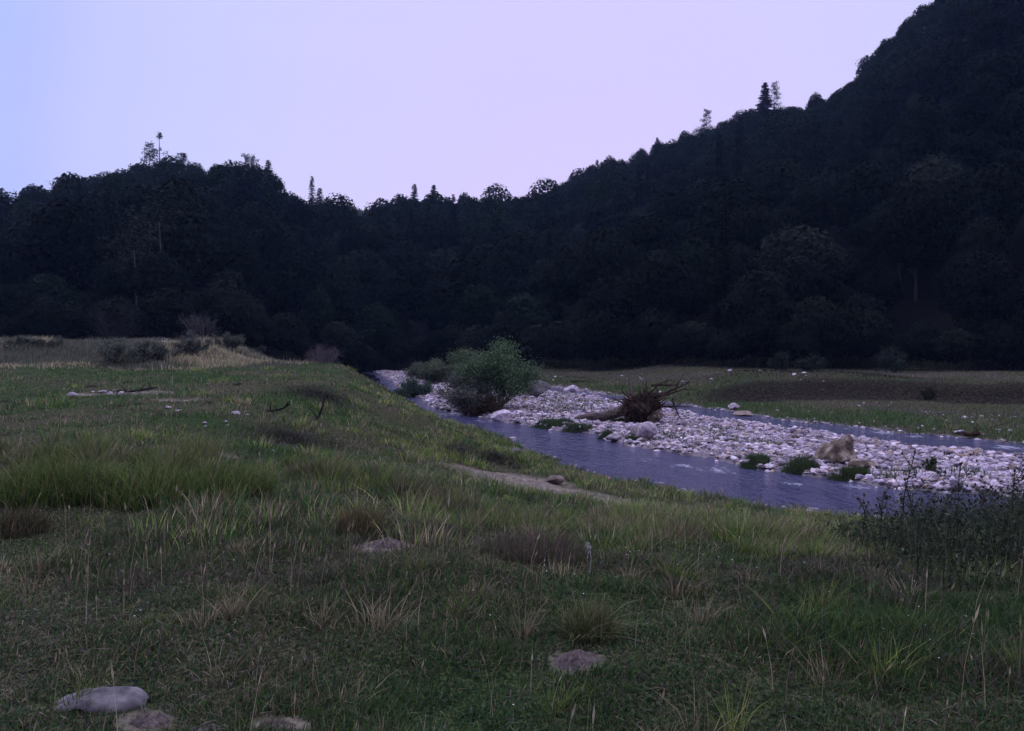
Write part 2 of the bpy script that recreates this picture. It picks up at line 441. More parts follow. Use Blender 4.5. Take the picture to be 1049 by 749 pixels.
# forest leaves: colour per tree and per clump
def leafmat(name, cols, rnd=.45):
    m, nt, b = mat_new(name)
    oi = N(nt, 'ShaderNodeObjectInfo')
    c1 = ramp(nt, oi.outputs['Random'], cols)
    v = attr(nt, 'Col', 'Color')
    c = mix(nt, 1.0, c1, v, 'MULTIPLY')
    nt.links.new(c, b.inputs['Base Color']); b.inputs['Roughness'].default_value = .85
    b.inputs['Specular IOR Level'].default_value = .04
    M[name] = m
leafmat('beech_leaf', [(0, (.0012, .0028, .0034)), (.35, (.0024, .0048, .0050)), (.6, (.0040, .0072, .0068)), (.8, (.0068, .0102, .0092)), (.9, (.0070, .0150, .0075)), (1, (.017, .0220, .0180))])
leafmat('spruce_leaf', [(0, (.0025, .0045, .0040)), (1, (.005, .008, .006))])
leafmat('edge_leaf', [(0, (.003, .006, .005)), (.5, (.006, .010, .007)), (1, (.014, .018, .014))])

# water
m, nt, b = mat_new('water')
tcw = N(nt, 'ShaderNodeTexCoord')
mpw = N(nt, 'ShaderNodeMapping'); mpw.inputs['Rotation'].default_value = (0, 0, R(45)); mpw.inputs['Scale'].default_value = (1.0, .42, 1)
mpw.vector_type = 'POINT'
nt.links.new(tcw.outputs['Object'], mpw.inputs[0])
w1 = noise(nt, 1.1, 3, mpw.outputs[0]); w2 = noise(nt, 4.5, 4, mpw.outputs[0], .6); w3 = noise(nt, 14, 3, mpw.outputs[0], .6)
def mth(nt, op, a, b_=None):
    n = N(nt, 'ShaderNodeMath', operation=op)
    for i, v in enumerate((a, b_)):
        if v is None: continue
        if isinstance(v, (int, float)): n.inputs[i].default_value = v
        else: nt.links.new(v, n.inputs[i])
    return n.outputs[0]
h = mth(nt, 'ADD', mth(nt, 'MULTIPLY', w1, 1.4), mth(nt, 'ADD', mth(nt, 'MULTIPLY', w2, .9), mth(nt, 'MULTIPLY', w3, .25)))
bump(nt, b, h, 1.0, .24)
b.inputs['IOR'].default_value = 1.33; b.inputs['Specular IOR Level'].default_value = .5
foam = mth(nt, 'MULTIPLY', attr(nt, 'riffle'), 1.0)
fm = N(nt, 'ShaderNodeMapRange'); fm.inputs[1].default_value = 0.0; fm.inputs[2].default_value = .30
nt.links.new(mth(nt, 'ADD', mth(nt, 'SUBTRACT', mth(nt, 'ADD', mth(nt, 'MULTIPLY', w2, .6), mth(nt, 'MULTIPLY', w3, .4)), .80), mth(nt, 'MULTIPLY', foam, .42)), fm.inputs[0])
c = mix(nt, fm.outputs[0], (.044, .042, .105), (.55, .53, .66))
nt.links.new(c, b.inputs['Base Color'])
nt.links.new(mth(nt, 'ADD', mth(nt, 'MULTIPLY', fm.outputs[0], .5), .10), b.inputs['Roughness'])
M['water'] = m

# ------------------------------------------------------------------ ground and water
V = np.stack([GX, GY, GZ], -1).reshape(-1, 3)
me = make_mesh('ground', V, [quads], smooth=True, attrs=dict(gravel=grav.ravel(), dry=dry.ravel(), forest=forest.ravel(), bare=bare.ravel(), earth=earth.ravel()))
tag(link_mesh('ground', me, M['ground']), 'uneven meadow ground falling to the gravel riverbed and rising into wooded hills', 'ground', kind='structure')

def water_sheet(name, f_lo, f_hi, lab, rif):
    s = np.concatenate([np.linspace(-160, -45, 120), np.linspace(-44.8, 12, 420), np.linspace(12.5, 75, 60)])
    lo = f_lo(s); hi = f_hi(s); k = np.linspace(0, 1, 22)
    T = lo[:, None] + (hi - lo)[:, None] * k
    S = np.repeat(s[:, None], 22, 1)
    X = (S + T) / S2; Y = (T - S) / S2
    Z = np.full_like(X, Zw + .03) + .012 * fbm(X * 1.1, Y * 1.1, 71, 2)
    i = np.arange(X.size).reshape(X.shape)
    q = np.stack([i[:-1, :-1], i[1:, :-1], i[1:, 1:], i[:-1, 1:]], -1).reshape(-1, 4)
    r = rif(X, Y, S, k[None, :])
    me = make_mesh(name, np.stack([X, Y, Z], -1).reshape(-1, 3), [q], smooth=True, attrs=dict(riffle=r.ravel()))
    tag(link_mesh(name, me, M['water']), lab, 'river', kind='structure')
def spots(X, Y, L):
    r = np.zeros_like(X)
    for (px, py, a, rad) in L:
        p = ground(px, py); r = np.maximum(r, a * np.exp(-((X - p[0]) ** 2 + (Y - p[1]) ** 2) / rad ** 2))
    return r
water_sheet('river', lambda s: L1(s) - .25, lambda s: np.maximum(L2(s), L1(s) + .5) + .3,
            'rippled violet river flowing between the grassy bank and the gravel bar',
            lambda X, Y, S, k: np.maximum(.28 + .3 * vn(X * .4, Y * .4, 73), spots(X, Y, [(735, 492, 1, .9), (700, 488, .9, .8), (470, 428, 1, 2.0), (500, 437, .9, 1.2), (810, 507, .9, .6), (880, 505, .9, .8), (660, 482, .8, .7), (560, 455, .7, .8)])))
water_sheet('river_side_channel', lambda s: L3(s) - HW(s) - .3, lambda s: L3(s) + HW(s) + .3,
            'narrow dark side channel running behind the gravel bar',
            lambda X, Y, S, k: np.maximum(.25 + .25 * vn(X * .5, Y * .5, 75), spots(X, Y, [(905, 447, 1, 1.0), (940, 452, .9, .8), (1030, 465, 1, 1.0), (870, 443, .8, .8)])))

# ------------------------------------------------------------------ rocks
def ico(sub):
    t = (1 + 5 ** .5) / 2
    v = [(-1, t, 0), (1, t, 0), (-1, -t, 0), (1, -t, 0), (0, -1, t), (0, 1, t), (0, -1, -t), (0, 1, -t), (t, 0, -1), (t, 0, 1), (-t, 0, -1), (-t, 0, 1)]
    f = [(0, 11, 5), (0, 5, 1), (0, 1, 7), (0, 7, 10), (0, 10, 11), (1, 5, 9), (5, 11, 4), (11, 10, 2), (10, 7, 6), (7, 1, 8), (3, 9, 4), (3, 4, 2), (3, 2, 6), (3, 6, 8), (3, 8, 9), (4, 9, 5), (2, 4, 11), (6, 2, 10), (8, 6, 7), (9, 8, 1)]
    v = [np.array(p) / np.linalg.norm(p) for p in v]
    for _ in range(sub):
        c = {}; nf = []
        def mid(a, b):
            k = (min(a, b), max(a, b))
            if k not in c:
                p = v[a] + v[b]; v.append(p / np.linalg.norm(p)); c[k] = len(v) - 1
            return c[k]
        for a, b_, d in f:
            x, y, z = mid(a, b_), mid(b_, d), mid(d, a)
            nf += [(a, x, z), (b_, y, x), (d, z, y), (x, y, z)]
        f = nf
    return np.array(v), np.array(f, dtype=np.int32)
def rock(sub, seed, cuts=9, lo=.55, hi=.9, lump=.05):
    r = np.random.default_rng(seed); v, f = ico(sub); v = v.copy()
    for _ in range(cuts):
        n = r.normal(size=3); n /= np.linalg.norm(n); d = r.uniform(lo, hi)
        k = v @ n; o = k > d; v[o] -= np.outer(k[o] - d, n) * .93
    v *= (1 + lump * np.array([fbm(p[0] * 2 + p[2] * 1.7, p[1] * 2 - p[2] * 1.3, seed, 3) for p in v]))[:, None]
    return v, f

# gravel: one mass of small stones on the bar, its edges and the far shore
def place_mesh_many(protos, P, S, rz, cols):
    """protos list of (v,f); returns merged arrays"""
    Vs, Fs, Cs, n = [], [], [], 0
    kind = rng.integers(0, len(protos), len(P))
    for k, (v, f) in enumerate(protos):
        i = np.nonzero(kind == k)[0]
        if not len(i): continue
        c, s_ = np.cos(rz[i]), np.sin(rz[i])
        vv = v[None] * S[i][:, None, :]
        X = vv[..., 0] * c[:, None] - vv[..., 1] * s_[:, None]; Y = vv[..., 0] * s_[:, None] + vv[..., 1] * c[:, None]
        W = np.stack([X, Y, vv[..., 2]], -1) + P[i][:, None]
        ff = f[None] + (np.arange(len(i)) * len(v))[:, None, None] + n
        Vs.append(W.reshape(-1, 3)); Fs.append(ff.reshape(-1, f.shape[1])); Cs.append(np.repeat(cols[i], len(v), 0)); n += len(i) * len(v)
    return np.concatenate(Vs), np.concatenate(Fs), np.concatenate(Cs)
def bar_points(n, seed):
    r = np.random.default_rng(seed)
    Y = 13 * np.exp(r.uniform(0, 1, n) ** 1.0 * math.log(95 / 13)); X = r.uniform(-.25, .95, n) * Y
    z = zone(X, Y)
    wt = ((z['e2'] > -.15) & (z['e3'] > -.35)).astype(float)
    wt = np.maximum(wt, .65 * ((z['d3'] > -.2) & (z['d3'] < .25 + .5 * fbm(X * .8, Y * .8, 51, 2))))
    wt = np.maximum(wt, .05 * ((z['d3'] > .5) & (z['d3'] < 9)) * (vn(X * .5, Y * .5, 77) > .35))
    wt = np.maximum(wt, z['river'] * (.05 + .75 * sm(Y, 40, 52)))
    wt = np.maximum(wt, .12 * ((z['d1'] > -.3) & (z['d1'] < .25)))
    k = r.uniform(size=n) < wt
    return X[k], Y[k]
X, Y = bar_points(150000, 5)
px_ = np.clip(Y / F, .02, 1)
size = (0.022 + 0.026 * rng.pareto(1.8, len(X))) * (0.75 + Y / 60); size = np.clip(size, .02, .16)
S3 = np.stack([size * rng.uniform(.8, 1.4, len(X)), size * rng.uniform(.7, 1.1, len(X)), size * rng.uniform(.4, .8, len(X))], -1)
P = np.stack([X, Y, terrain(X, Y) + S3[:, 2] * rng.uniform(.1, .7, len(X))], -1)
base = np.array([[.39, .315, .39], [.30, .25, .33], [.44, .345, .39], [.22, .175, .19], [.12, .095, .13], [.54, .455, .54], [.30, .215, .19]])
cols = base[rng.choice(7, len(X), p=[.26, .2, .16, .13, .11, .07, .07])] * rng.uniform(.62, 1.45, (len(X), 1)) * (.98 + .25 * fbm(X * .5, Y * .5, 161, 3))[:, None]
V, Fc, C = place_mesh_many([rock(1, 100 + i, 12, .42, .85) for i in range(12)], P, S3, rng.uniform(0, 6.3, len(X)), cols)
me = make_mesh('gravel', V, [Fc], C)
tag(link_mesh('gravel', me, M['stonecol']), 'pale lilac cobbles and gravel covering the bar and the water edges', 'gravel', kind='stuff')

# thin grass growing through the stones
nb2 = 60000; Y = 20 * (80 / 20) ** rng.uniform(size=nb2); X = rng.uniform(-.2, .7, nb2) * Y; z = zone(X, Y)
k = (z['e2'] > .3) & (z['e3'] > .2) & (fbm(X * .35, Y * .35, 163, 3) > .16 + .22 * sm(X, 5, 9)); X, Y = X[k], Y[k]; n = len(X)
BAR = (X, Y)

# single stones one can count
stone_protos = [make_mesh('stone', *(lambda q: (q[0], [q[1]]))(rock(2, 200 + i, 15, .42, .82, .10))) for i in range(12)]
stone_mat = {k: [] for k in ('stone_pale', 'stone_brown', 'stone_dark')}
for k in stone_mat:
    for q in stone_protos:
        c_ = q.copy(); c_.materials.append(M[k]); stone_mat[k].append(c_)
def put_stone(p, size, mat, name='stone', rz=None, squash=None, sink=.35, seedi=None):
    me = stone_mat[mat][int(rng.integers(12)) if seedi is None else seedi]
    o = bpy.data.objects.new(name, me); sc.collection.objects.link(o)
    sq = squash or (rng.uniform(.9, 1.35), rng.uniform(.75, 1.1), rng.uniform(.5, .85))
    sx, sy, sz = [size * v for v in sq]
    o.scale = (sx, sy, sz); o.rotation_euler = (rng.uniform(-.15, .15), rng.uniform(-.15, .15), rng.uniform(0, 6.3) if rz is None else rz)
    o.location = (p[0], p[1], p[2] + sz * (1 - 2 * sink) * .9)
    return o
X, Y = bar_points(6000, 9)
zzb = zone(X, Y)
ok = (Y < 62) & (((zzb['e2'] > -.1) & (zzb['e3'] > -.3)) | ((zzb['d3'] > -.2) & ((zzb['d3'] < .8) | (np.arange(len(X)) % 4 == 0)))) & (np.abs(X / Y - .3) < .5) & (X / Y < .72)
X, Y = X[ok], Y[ok]
taken = []; cnt = 0
labs = {
 'stone_pale': ('pale lilac angular stone lying among cobbles on the gravel bar', 'pale stones scattered over the gravel bar'),
 'stone_brown': ('brownish weathered stone lying among pale cobbles on the gravel bar', 'brownish stones scattered over the gravel bar'),
 'stone_dark': ('dark grey stone lying among pale cobbles on the gravel bar', 'dark stones scattered over the gravel bar')}
labf = {
 'stone_pale': ('pale stone at the foot of the green bank across the side channel', 'pale stones along the far shore'),
 'stone_brown': ('brownish stone at the foot of the green bank across the side channel', 'brownish stones along the far shore'),
 'stone_dark': ('dark stone at the foot of the green bank across the side channel', 'dark stones along the far shore')}
for x, y in zip(X, Y):
    if cnt >= 250: break
    if any((x - a) ** 2 + (y - b_) ** 2 < (.35 + y * .008) ** 2 for a, b_ in taken): continue
    taken.append((x, y)); cnt += 1
    mk = rng.choice(['stone_pale', 'stone_brown', 'stone_dark'], p=[.72, .19, .09])
    o = put_stone(onto(x, y), (.08 + .16 * rng.uniform() ** 1.8) * (.8 + y / 90), mk)
    far = float(zone(np.array(x), np.array(y))['d3']) > -.6
    L = (labf if far else labs)[mk]
    tag(o, L[0], 'stone', L[1])

# named rocks
def big_rock(name, px, py, w, sq, mat, seed, lab, rz=0.0, sink=.2, sub=3, cuts=11, shape=None, cat='rock'):
    p = ground(px, py)
    v, f = rock(sub, seed, cuts, .5, .9, .08)
    if shape is not None: v = shape(v)
    v = v * np.array(sq) * w / 2
    v[:, 2] -= v[:, 2].min() * (1 - sink) * 1.0
    v[:, 2] -= 0
    me = make_mesh(name, v, [f]); o = link_mesh(name, me, M[mat])
    o.location = p; o.rotation_euler = (0, 0, rz)
    v2 = v[:, 2].min(); o.location.z -= (v2 + sink * w * .15)
    tag(o, lab, cat); return o
def pyramid(v):
    v = v.copy(); h_ = np.clip((v[:, 2] + 1) / 2, 0, 1); k = 1.12 - .62 * h_ ** 1.3
    v[:, 0] = v[:, 0] * k + .36 * h_ ** 1.5; v[:, 1] *= k
    n_ = np.array([fbm(p[0] * 2.2 + p[2], p[2] * 2.2 - p[1] * 1.6, 9, 3) for p in v]); v *= (1 + .16 * n_)[:, None]; return v
big_rock('boulder', 856, 474, 1.35, (1.0, .8, .66), 'boulder', 304, 'large brown peaked boulder rising from the gravel bar behind the grass tufts', sub=4, cuts=14, shape=pyramid)
big_rock('boulder', 886, 481, .85, (1.1, .8, .36), 'boulder', 305, 'flat brown slab of rock lying right of the peaked boulder', sub=4)
big_rock('boulder', 836, 479, .6, (1.0, .8, .5), 'stone_pale', 306, 'pale low rock tucked in front of the peaked boulder', sub=3)
big_rock('boulder', 514, 433, .95, (1.1, .9, .72), 'stone_pale', 311, 'pale rounded boulder with rusty face at the water edge below the willow', sub=4)
big_rock('boulder', 510, 440, .8, (1.1, .8, .35), 'boulder', 312, 'low rust brown rock half in the river below the willow', sub=3)
big_rock('boulder', 663, 450, .78, (.95, .9, .85), 'stone_pale', 315, 'rounded pink grey boulder in front of the uprooted root plate', sub=4, cuts=4)
big_rock('boulder', 629, 453, .6, (1.1, .9, .55), 'stone_pale', 317, 'small pale rock at the water edge left of the rounded boulder')
big_rock('boulder', 550, 407, 1.9, (1.1, .8, .6), 'stone_dark', 319, 'violet grey boulder just right of the willow bush', sub=4)
big_rock('boulder', 585, 404, 1.6, (.9, .8, .55), 'stone_pale', 321, 'pinkish block beside the side channel behind the gravel bar')
big_rock('boulder', 763, 428, 1.15, (1.1, .8, .42), 'stone_brown', 323, 'broad brownish rock at the bend of the side channel')
big_rock('boulder', 752, 420, .8, (1.1, .8, .5), 'stone_pale', 324, 'pale rock behind the broad one at the side channel bend')
big_rock('boulder', 563, 457, .55, (1.2, .8, .25), 'stone_brown', 327, 'flat brown rock washed over in the middle of the river', sink=.1)
big_rock('boulder', 545, 447, .6, (1.2, .8, .3), 'stone_brown', 328, 'flat rock in the river upstream of the washed over one', sink=.1)
big_rock('boulder', 593, 454, .5, (1.2, .8, .3), 'stone_pale', 329, 'pale flat rock near the far waterline left of the small grass tuft', sink=.1)
big_rock('boulder', 672, 462, .45, (1.2, .8, .35), 'stone_brown', 331, 'brown stone at the waterline right of the rounded boulder')
big_rock('boulder', 570, 496, .42, (1.1, .9, .62), 'stone_brown', 333, 'grey brown rock half sunk in the grassy bank above the river', sink=.25)
big_rock('boulder', 528, 466, .45, (1.1, .8, .6), 'stone_dark', 335, 'dark rock at the end of the tussock ridge on the bank')
# molehills of crumbled soil
def molehill(px, py, w, d, h_, lab, seed, mat='mole_soil', name='molehill', rk=False):
    p = ground(px, py); n = 46
    u = np.linspace(-1, 1, n); A, B = np.meshgrid(u, u)
    edge = 1 + .18 * fbm(A * 2, B * 2, seed, 3)
    r_ = np.hypot(A, B) * edge
    z = h_ * sm(1 - r_, 0, .75) * (1 + .35 * fbm(A * 5, B * 5, seed + 3, 3)) + .012 * fbm(A * 14, B * 14, seed + 8, 2) * (r_ < .95)
    if rk:
        r_ = np.hypot(A, B * (1 + .25 * A)) * (1 + .10 * fbm(A * 1.5, B * 1.5, seed, 3))
        z = h_ * np.sqrt(np.clip(1 - np.clip(r_, 0, 1) ** 2.4, 0, 1)) * (.80 + .30 * A) + .010 * fbm(A * 4, B * 4, seed + 8, 4) + .012 * np.abs(fbm(A * 2 + 9, B * 2, seed + 4, 2))
    X = p[0] + A * w / 2; Y = p[1] + B * d / 2
    V = np.stack([A * w / 2, B * d / 2, terrain(X, Y) - p[2] + z - .012 - .05 * sm(r_, .95, 1.1)], -1).reshape(-1, 3)
    i = np.arange(n * n).reshape(n, n)
    q = np.stack([i[:-1, :-1], i[:-1, 1:], i[1:, 1:], i[1:, :-1]], -1).reshape(-1, 4)
    k = (r_.ravel()[q].max(1) < 1.12)
    o = link_mesh(name, make_mesh(name, V, [q[k]], smooth=True), M[mat]); o.location = p
    tag(o, lab, 'rock' if rk else 'molehill')
molehill(590, 676, .27, .22, .04, 'crumbled reddish soil heap at the foot of a grass tussock in front', 1)
molehill(286, 744, .22, .12, .025, 'low pinkish soil patch at the bottom edge of the meadow', 2)
molehill(150, 741, .22, .16, .035, 'dark crumbled soil heap just right of the mauve rock', 3)
molehill(397, 558, .34, .30, .045, 'small pinkish soil heap alone on the open meadow', 4)
molehill(105, 719, .38, .22, .078, 'smooth mauve grey rock half buried in the near grass', 16, 'bank_rock', 'rock', True)
molehill(206, 748, .13, .09, .022, 'small grey stone beside the crumbled soil near the mauve rock', 17, 'bank_rock', 'rock', True)
molehill(438, 540, .24, .22, .03, 'grey flat soil patch beyond the lone pinkish heap', 5)

# white stones and bits on the meadow
ms = [(243, 424, .16), (253, 425, .09), (209, 434, .1), (211, 437, .07), (231, 432, .06), (233, 436, .06), (105, 402, .24), (112, 404, .2), (124, 404, .2), (75, 405, .2), (118, 400, .14), (96, 402, .12),
      (10, 390, .1), (172, 419, .18), (182, 421, .12), (157, 425, .12), (182, 460, .10), (219, 458, .12), (278, 462, .10), (158, 352, .5), (167, 351, .4), (90, 355, .35), (96, 361, .3), (226, 358, .3), (328, 431, .03)]
for i, (px, py, s_) in enumerate(ms[:-1]):
    o = put_stone(ground(px, py), s_ * .72, 'stone_pale', squash=(rng.uniform(.9, 1.4), rng.uniform(.7, 1), rng.uniform(.35, .6)), sink=.38)
    if i < 6: tag(o, 'white stone in the short grass beside the dark broken branch', 'stone', 'white stones near the dark branch')
    elif i < 12: tag(o, 'pale stone in the bare stony strip across the left meadow', 'stone', 'stones of the bare strip in the meadow')
    elif i == 12: tag(o, 'lone white stone at the far left of the meadow', 'stone')
    elif i < 16: tag(o, 'pale stone in the small bare patch right of the stony strip', 'stone', 'stones of the small bare patch')
    elif i < 19: tag(o, 'rounded pale stone behind the tall grass belt', 'stone', 'rounded stones behind the tall grass')
    else: tag(o, 'bleached stone on the crest of the far berm', 'stone', 'bleached stones on the berm')

# black broken branches lying in the meadow
def branch(px, py, L, ang, lab, up=.12, seed=0):
    r = np.random.default_rng(seed); p = ground(px, py); mb = MB()
    d = np.array([math.cos(ang), math.sin(ang), 0])
    k = np.linspace(-.5, .5, 8)[:, None]
    c_ = d * k * L + np.array([0, 0, 1]) * (up * (k + .5) ** 2 * 2 + .03) + r.normal(0, .015, (8, 3))
    tube(mb, c_, np.linspace(.045, .02, 8), 7, rg=r, rough=.2)
    for j in (2, 4, 6):
        e = np.array([r.uniform(-.6, .6), r.uniform(-.6, .6), r.uniform(.2, .8)]) * .35
        tube(mb, [c_[j], c_[j] + e * .5 + [0, 0, .02], c_[j] + e], [.02, .014, .006], 5)
    o = mb.build('dead_branch', M['driftwood_black'], loc=p); tag(o, lab, 'branch')
branch(283, 424, .75, -.25, 'black broken branch lying behind the white stones', .10, 1)
branch(328, 432, .35, .9, 'short black stub of wood poking up right of the broken branch', .35, 2)
branch(140, 402, 1.1, .05, 'dark driftwood piece at the right end of the stony strip', .06, 3)

# ------------------------------------------------------------------ grass
def blades(X, Y, H, W, col, lean=.35, segs=2, wind=(.1, .05), zoff=-.01, push=None):
    """curved tapering blades, one strip each -> (V, [faces], C)"""
    n = len(X); Z = terrain(X, Y) + zoff
    a = rng.uniform(0, 2 * math.pi, n); l = np.abs(rng.normal(0, lean, n)) + .05
    dx = np.cos(a) * l + wind[0]; dy = np.sin(a) * l + wind[1]
    if push is not None: dx = dx + push[:, 0]; dy = dy + push[:, 1]
    b_ = rng.uniform(0, 2 * math.pi, n)
    # blades turned roughly any way
    wx = np.cos(b_) * W / 2; wy = np.sin(b_) * W / 2
    ks = np.linspace(0, 1, segs + 1)
    V = np.zeros((n, 2 * segs + 1, 3), dtype=np.float32)
    for i, k in enumerate(ks):
        cx = X + dx * H * k ** 1.8; cy = Y + dy * H * k ** 1.8; cz = Z + H * k * np.sqrt(np.clip(1 - (l * k) ** 2 * .4, .3, 1))
        w = (1 - k ** 1.5)
        if i < segs:
            V[:, 2 * i, 0] = cx - wx * w; V[:, 2 * i, 1] = cy - wy * w; V[:, 2 * i, 2] = cz
            V[:, 2 * i + 1, 0] = cx + wx * w; V[:, 2 * i + 1, 1] = cy + wy * w; V[:, 2 * i + 1, 2] = cz
        else:
            V[:, 2 * i, 0] = cx; V[:, 2 * i, 1] = cy; V[:, 2 * i, 2] = cz
    m_ = 2 * segs + 1; off = (np.arange(n) * m_)[:, None]
    q = np.concatenate([off + np.array([2 * i, 2 * i + 1, 2 * i + 3, 2 * i + 2]) for i in range(segs - 1)]) if segs > 1 else np.zeros((0, 4), int)
    t = off + np.array([2 * segs - 2, 2 * segs - 1, 2 * segs])
    return V.reshape(-1, 3), q, t, np.repeat(col, m_, 0)
def grass_obj(name, parts, lab, cat='grass'):
    mb = MB()
    for (V, q, t, C) in parts: mb.add(V, [q, t] if len(q) else [t], C)
    o = mb.build(name, M['grass']); tag(o, lab, cat, kind='stuff'); return o
def pts(n, y0, y1, pw=1.5, spread=.80, extra=1.0):
    u = rng.uniform(size=n); e = 1 - pw
    Y = (y0 ** e + u * (y1 ** e - y0 ** e)) ** (1 / e) if abs(e) > 1e-6 else y0 * (y1 / y0) ** u
    X = rng.uniform(-1, 1, n) * (Y * spread + extra); return X, Y
def palette(cols, p, n, jit=.2):
    cols = np.array(cols); return cols[rng.choice(len(cols), n, p=p)] * rng.uniform(1 - jit, 1 + jit, (n, 1))
GREEN = [(.046, .086, .024), (.028, .060, .022), (.080, .110, .030), (.036, .070, .034)]
DRYC = [(.150, .118, .078), (.10, .080, .062), (.23, .185, .12), (.080, .060, .056)]
LIME = [(.125, .170, .038), (.085, .130, .030), (.185, .185, .065), (.052, .088, .028)]
def dryness(X, Y): return np.clip(0.40 + 1.15 * fbm(X * .33, Y * .33, 61, 4) + .35 * fbm(X * 1.1, Y * 1.1, 64, 3), 0, 1)
def near_ok(X, Y, edge=.15):
    z = zone(X, Y); return (z['d1'] > edge) & (bare_at(X, Y) < .30 + .25 * vn(X * 3, Y * 3, 165))
# belt of tall grass crossing the meadow and the bank (where it grows, in metres)
def belt(X, Y):
    yc = np.interp(X, [-12, -6, -3, -1, 0, 2, 5, 9, 14], [9.6, 9.2, 9.4, 9.4, 8.5, 8.5, 9.2, 9.2, 8.5]) + .8 * vn(X * .5, 4.4, 81)
    hw_ = np.interp(X, [-12, -4, -2.2, 0, 1, 4, 12], [1.5, 1.5, 1.5, 1.9, 2.2, 3.0, 3.2])
    e = 1 - ((Y - yc) / hw_) ** 2
    left = sm(fbm(X * 1.0, Y * 1.0, 83, 2), -.22, .22)
    return np.clip(e, 0, 1) * np.where(X < -1.0, left, .35 + .65 * left)
def bankgreen(X, Y):   # the bright bank face sloping to the river
    z = zone(X, Y); s = (X - Y) / S2
    w = np.interp(s, [-80, -40, -23, -15, -6], [5.5, 5.5, 7, 9, 9])
    return sm(z['d1'], w, w * .55) * sm(z['d1'], .1, .6) * sm(Y, 9, 12)

def sample(n, y0, y1, dens, pw=1.5, **k):
    X, Y = pts(n, y0, y1, pw, **k); ok = near_ok(X, Y) & (rng.uniform(size=n) < dens(X, Y)); return X[ok], Y[ok]
parts = []
# short turf
X, Y = sample(720000, 2.0, 50, lambda x, y: np.ones_like(x), 1.35)
D = dryness(X, Y); isd = rng.uniform(size=len(X)) < D * .62
col = np.where(isd[:, None], palette(DRYC, [.3, .3, .15, .25], len(X)), palette(GREEN, [.3, .3, .2, .2], len(X)))
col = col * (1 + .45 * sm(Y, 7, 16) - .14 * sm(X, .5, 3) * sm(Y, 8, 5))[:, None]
H = (.020 + .045 * rng.uniform(size=len(X)) ** 2) * (.80 + 1.25 * sm(fbm(X * 1.1, Y * 1.1, 85, 3), -.3, .45)) * (1 + np.clip(Y - 6, 0, 30) * .03)
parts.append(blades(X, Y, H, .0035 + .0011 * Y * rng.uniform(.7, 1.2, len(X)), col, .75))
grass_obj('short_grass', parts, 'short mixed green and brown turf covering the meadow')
# broad-leaved herbs in the turf (clover, plantain)
X, Y = sample(200000, 2.0, 16, lambda x, y: .25 + .75 * sm(fbm(x * .9, y * .9, 87, 3), -.3, .3), 1.3)
col = palette([(.04, .075, .038), (.03, .06, .034), (.065, .085, .045), (.085, .06, .060), (.11, .085, .08)], [.32, .27, .2, .13, .08], len(X))
parts = [blades(X, Y, rng.uniform(.012, .04, len(X)), rng.uniform(.008, .02, len(X)), col, 1.6, 2)]
grass_obj('meadow_herbs', parts, 'low clover and broad leaved herbs between the grass blades', 'herbs')
# tussocks: blades grow out of clump centres and arch outwards
def clumped(nc, per, y0, y1, dens, sig, pw=1.1):
    CX, CY = sample(nc, y0, y1, dens, pw); m_ = len(CX)
    cnt_ = rng.integers(int(per * .4), int(per * 1.6), m_); idx_ = np.repeat(np.arange(m_), cnt_)
    rad_ = sig * rng.uniform(.6, 1.5, m_)
    off = rng.normal(size=(len(idx_), 2)) * rad_[idx_][:, None]
    return CX[idx_] + off[:, 0], CY[idx_] + off[:, 1], idx_, m_, off / (rad_[idx_][:, None] * 1.0)
X, Y, ci, m_, off = clumped(6500, 44, 5.5, 48, lambda x, y: np.clip(bankgreen(x, y) * .95 + .30 * sm(fbm(x * .5, y * .5, 89, 3), .0, .4), 0, 1), .11, 1.0)
k = zone(X, Y)['d1'] > .1; X, Y, ci, off = X[k], Y[k], ci[k], off[k]
bg_ = bankgreen(X, Y); D = dryness(X * 1.2, Y * 1.2); cl = rng.uniform(size=m_)[ci]; n = len(X)
isl = (cl < .25 + .6 * bg_ * (1 - D * .6)); isd = rng.uniform(size=n) < .24 + .55 * D * (rng.uniform(size=m_)[ci] < .6)
col = np.where(isd[:, None], palette(DRYC, [.3, .25, .25, .2], n), np.where(isl[:, None], palette(LIME, [.3, .3, .2, .2], n), palette(GREEN, [.3, .3, .2, .2], n)))
col = col * 1.75 * rng.uniform(.65, 1.3, m_)[ci][:, None]
H = rng.uniform(.5, 1.0, n) * rng.uniform(.10, .30, m_)[ci]
grass_obj('bank_grass', [blades(X, Y, H, .004 + .0010 * Y, col, .25, 3, push=off * .30)], 'clumped yellow green grass on the slope down to the river')
# tall belt
X, Y, ci, m_, off = clumped(3000, 115, 5.2, 15.5, lambda x, y: belt(x, y) ** .7, .085, .8)
D = dryness(X * 1.3, Y * 1.3); n = len(X); cd = rng.uniform(size=m_)[ci]; isd = rng.uniform(size=n) < .18 + .55 * (cd < .36)
right = sm(X, -2, 1)
col = np.where(isd[:, None], palette(DRYC, [.35, .2, .3, .15], n), palette(LIME, [.22, .3, .13, .35], n))
col = col * (1.05 + .25 * right)[:, None] * rng.uniform(.65, 1.25, m_)[ci][:, None]
H = rng.uniform(.45, 1.0, n) * rng.uniform(.20, .60, m_)[ci] * (.84 - .19 * right) * (.55 + .5 * belt(X, Y))
grass_obj('tall_grass', [blades(X, Y, H, .004 + .0008 * Y, col, .22, 3, push=off * .34)], 'belt of tall arching green grass with dry blades crossing the meadow')
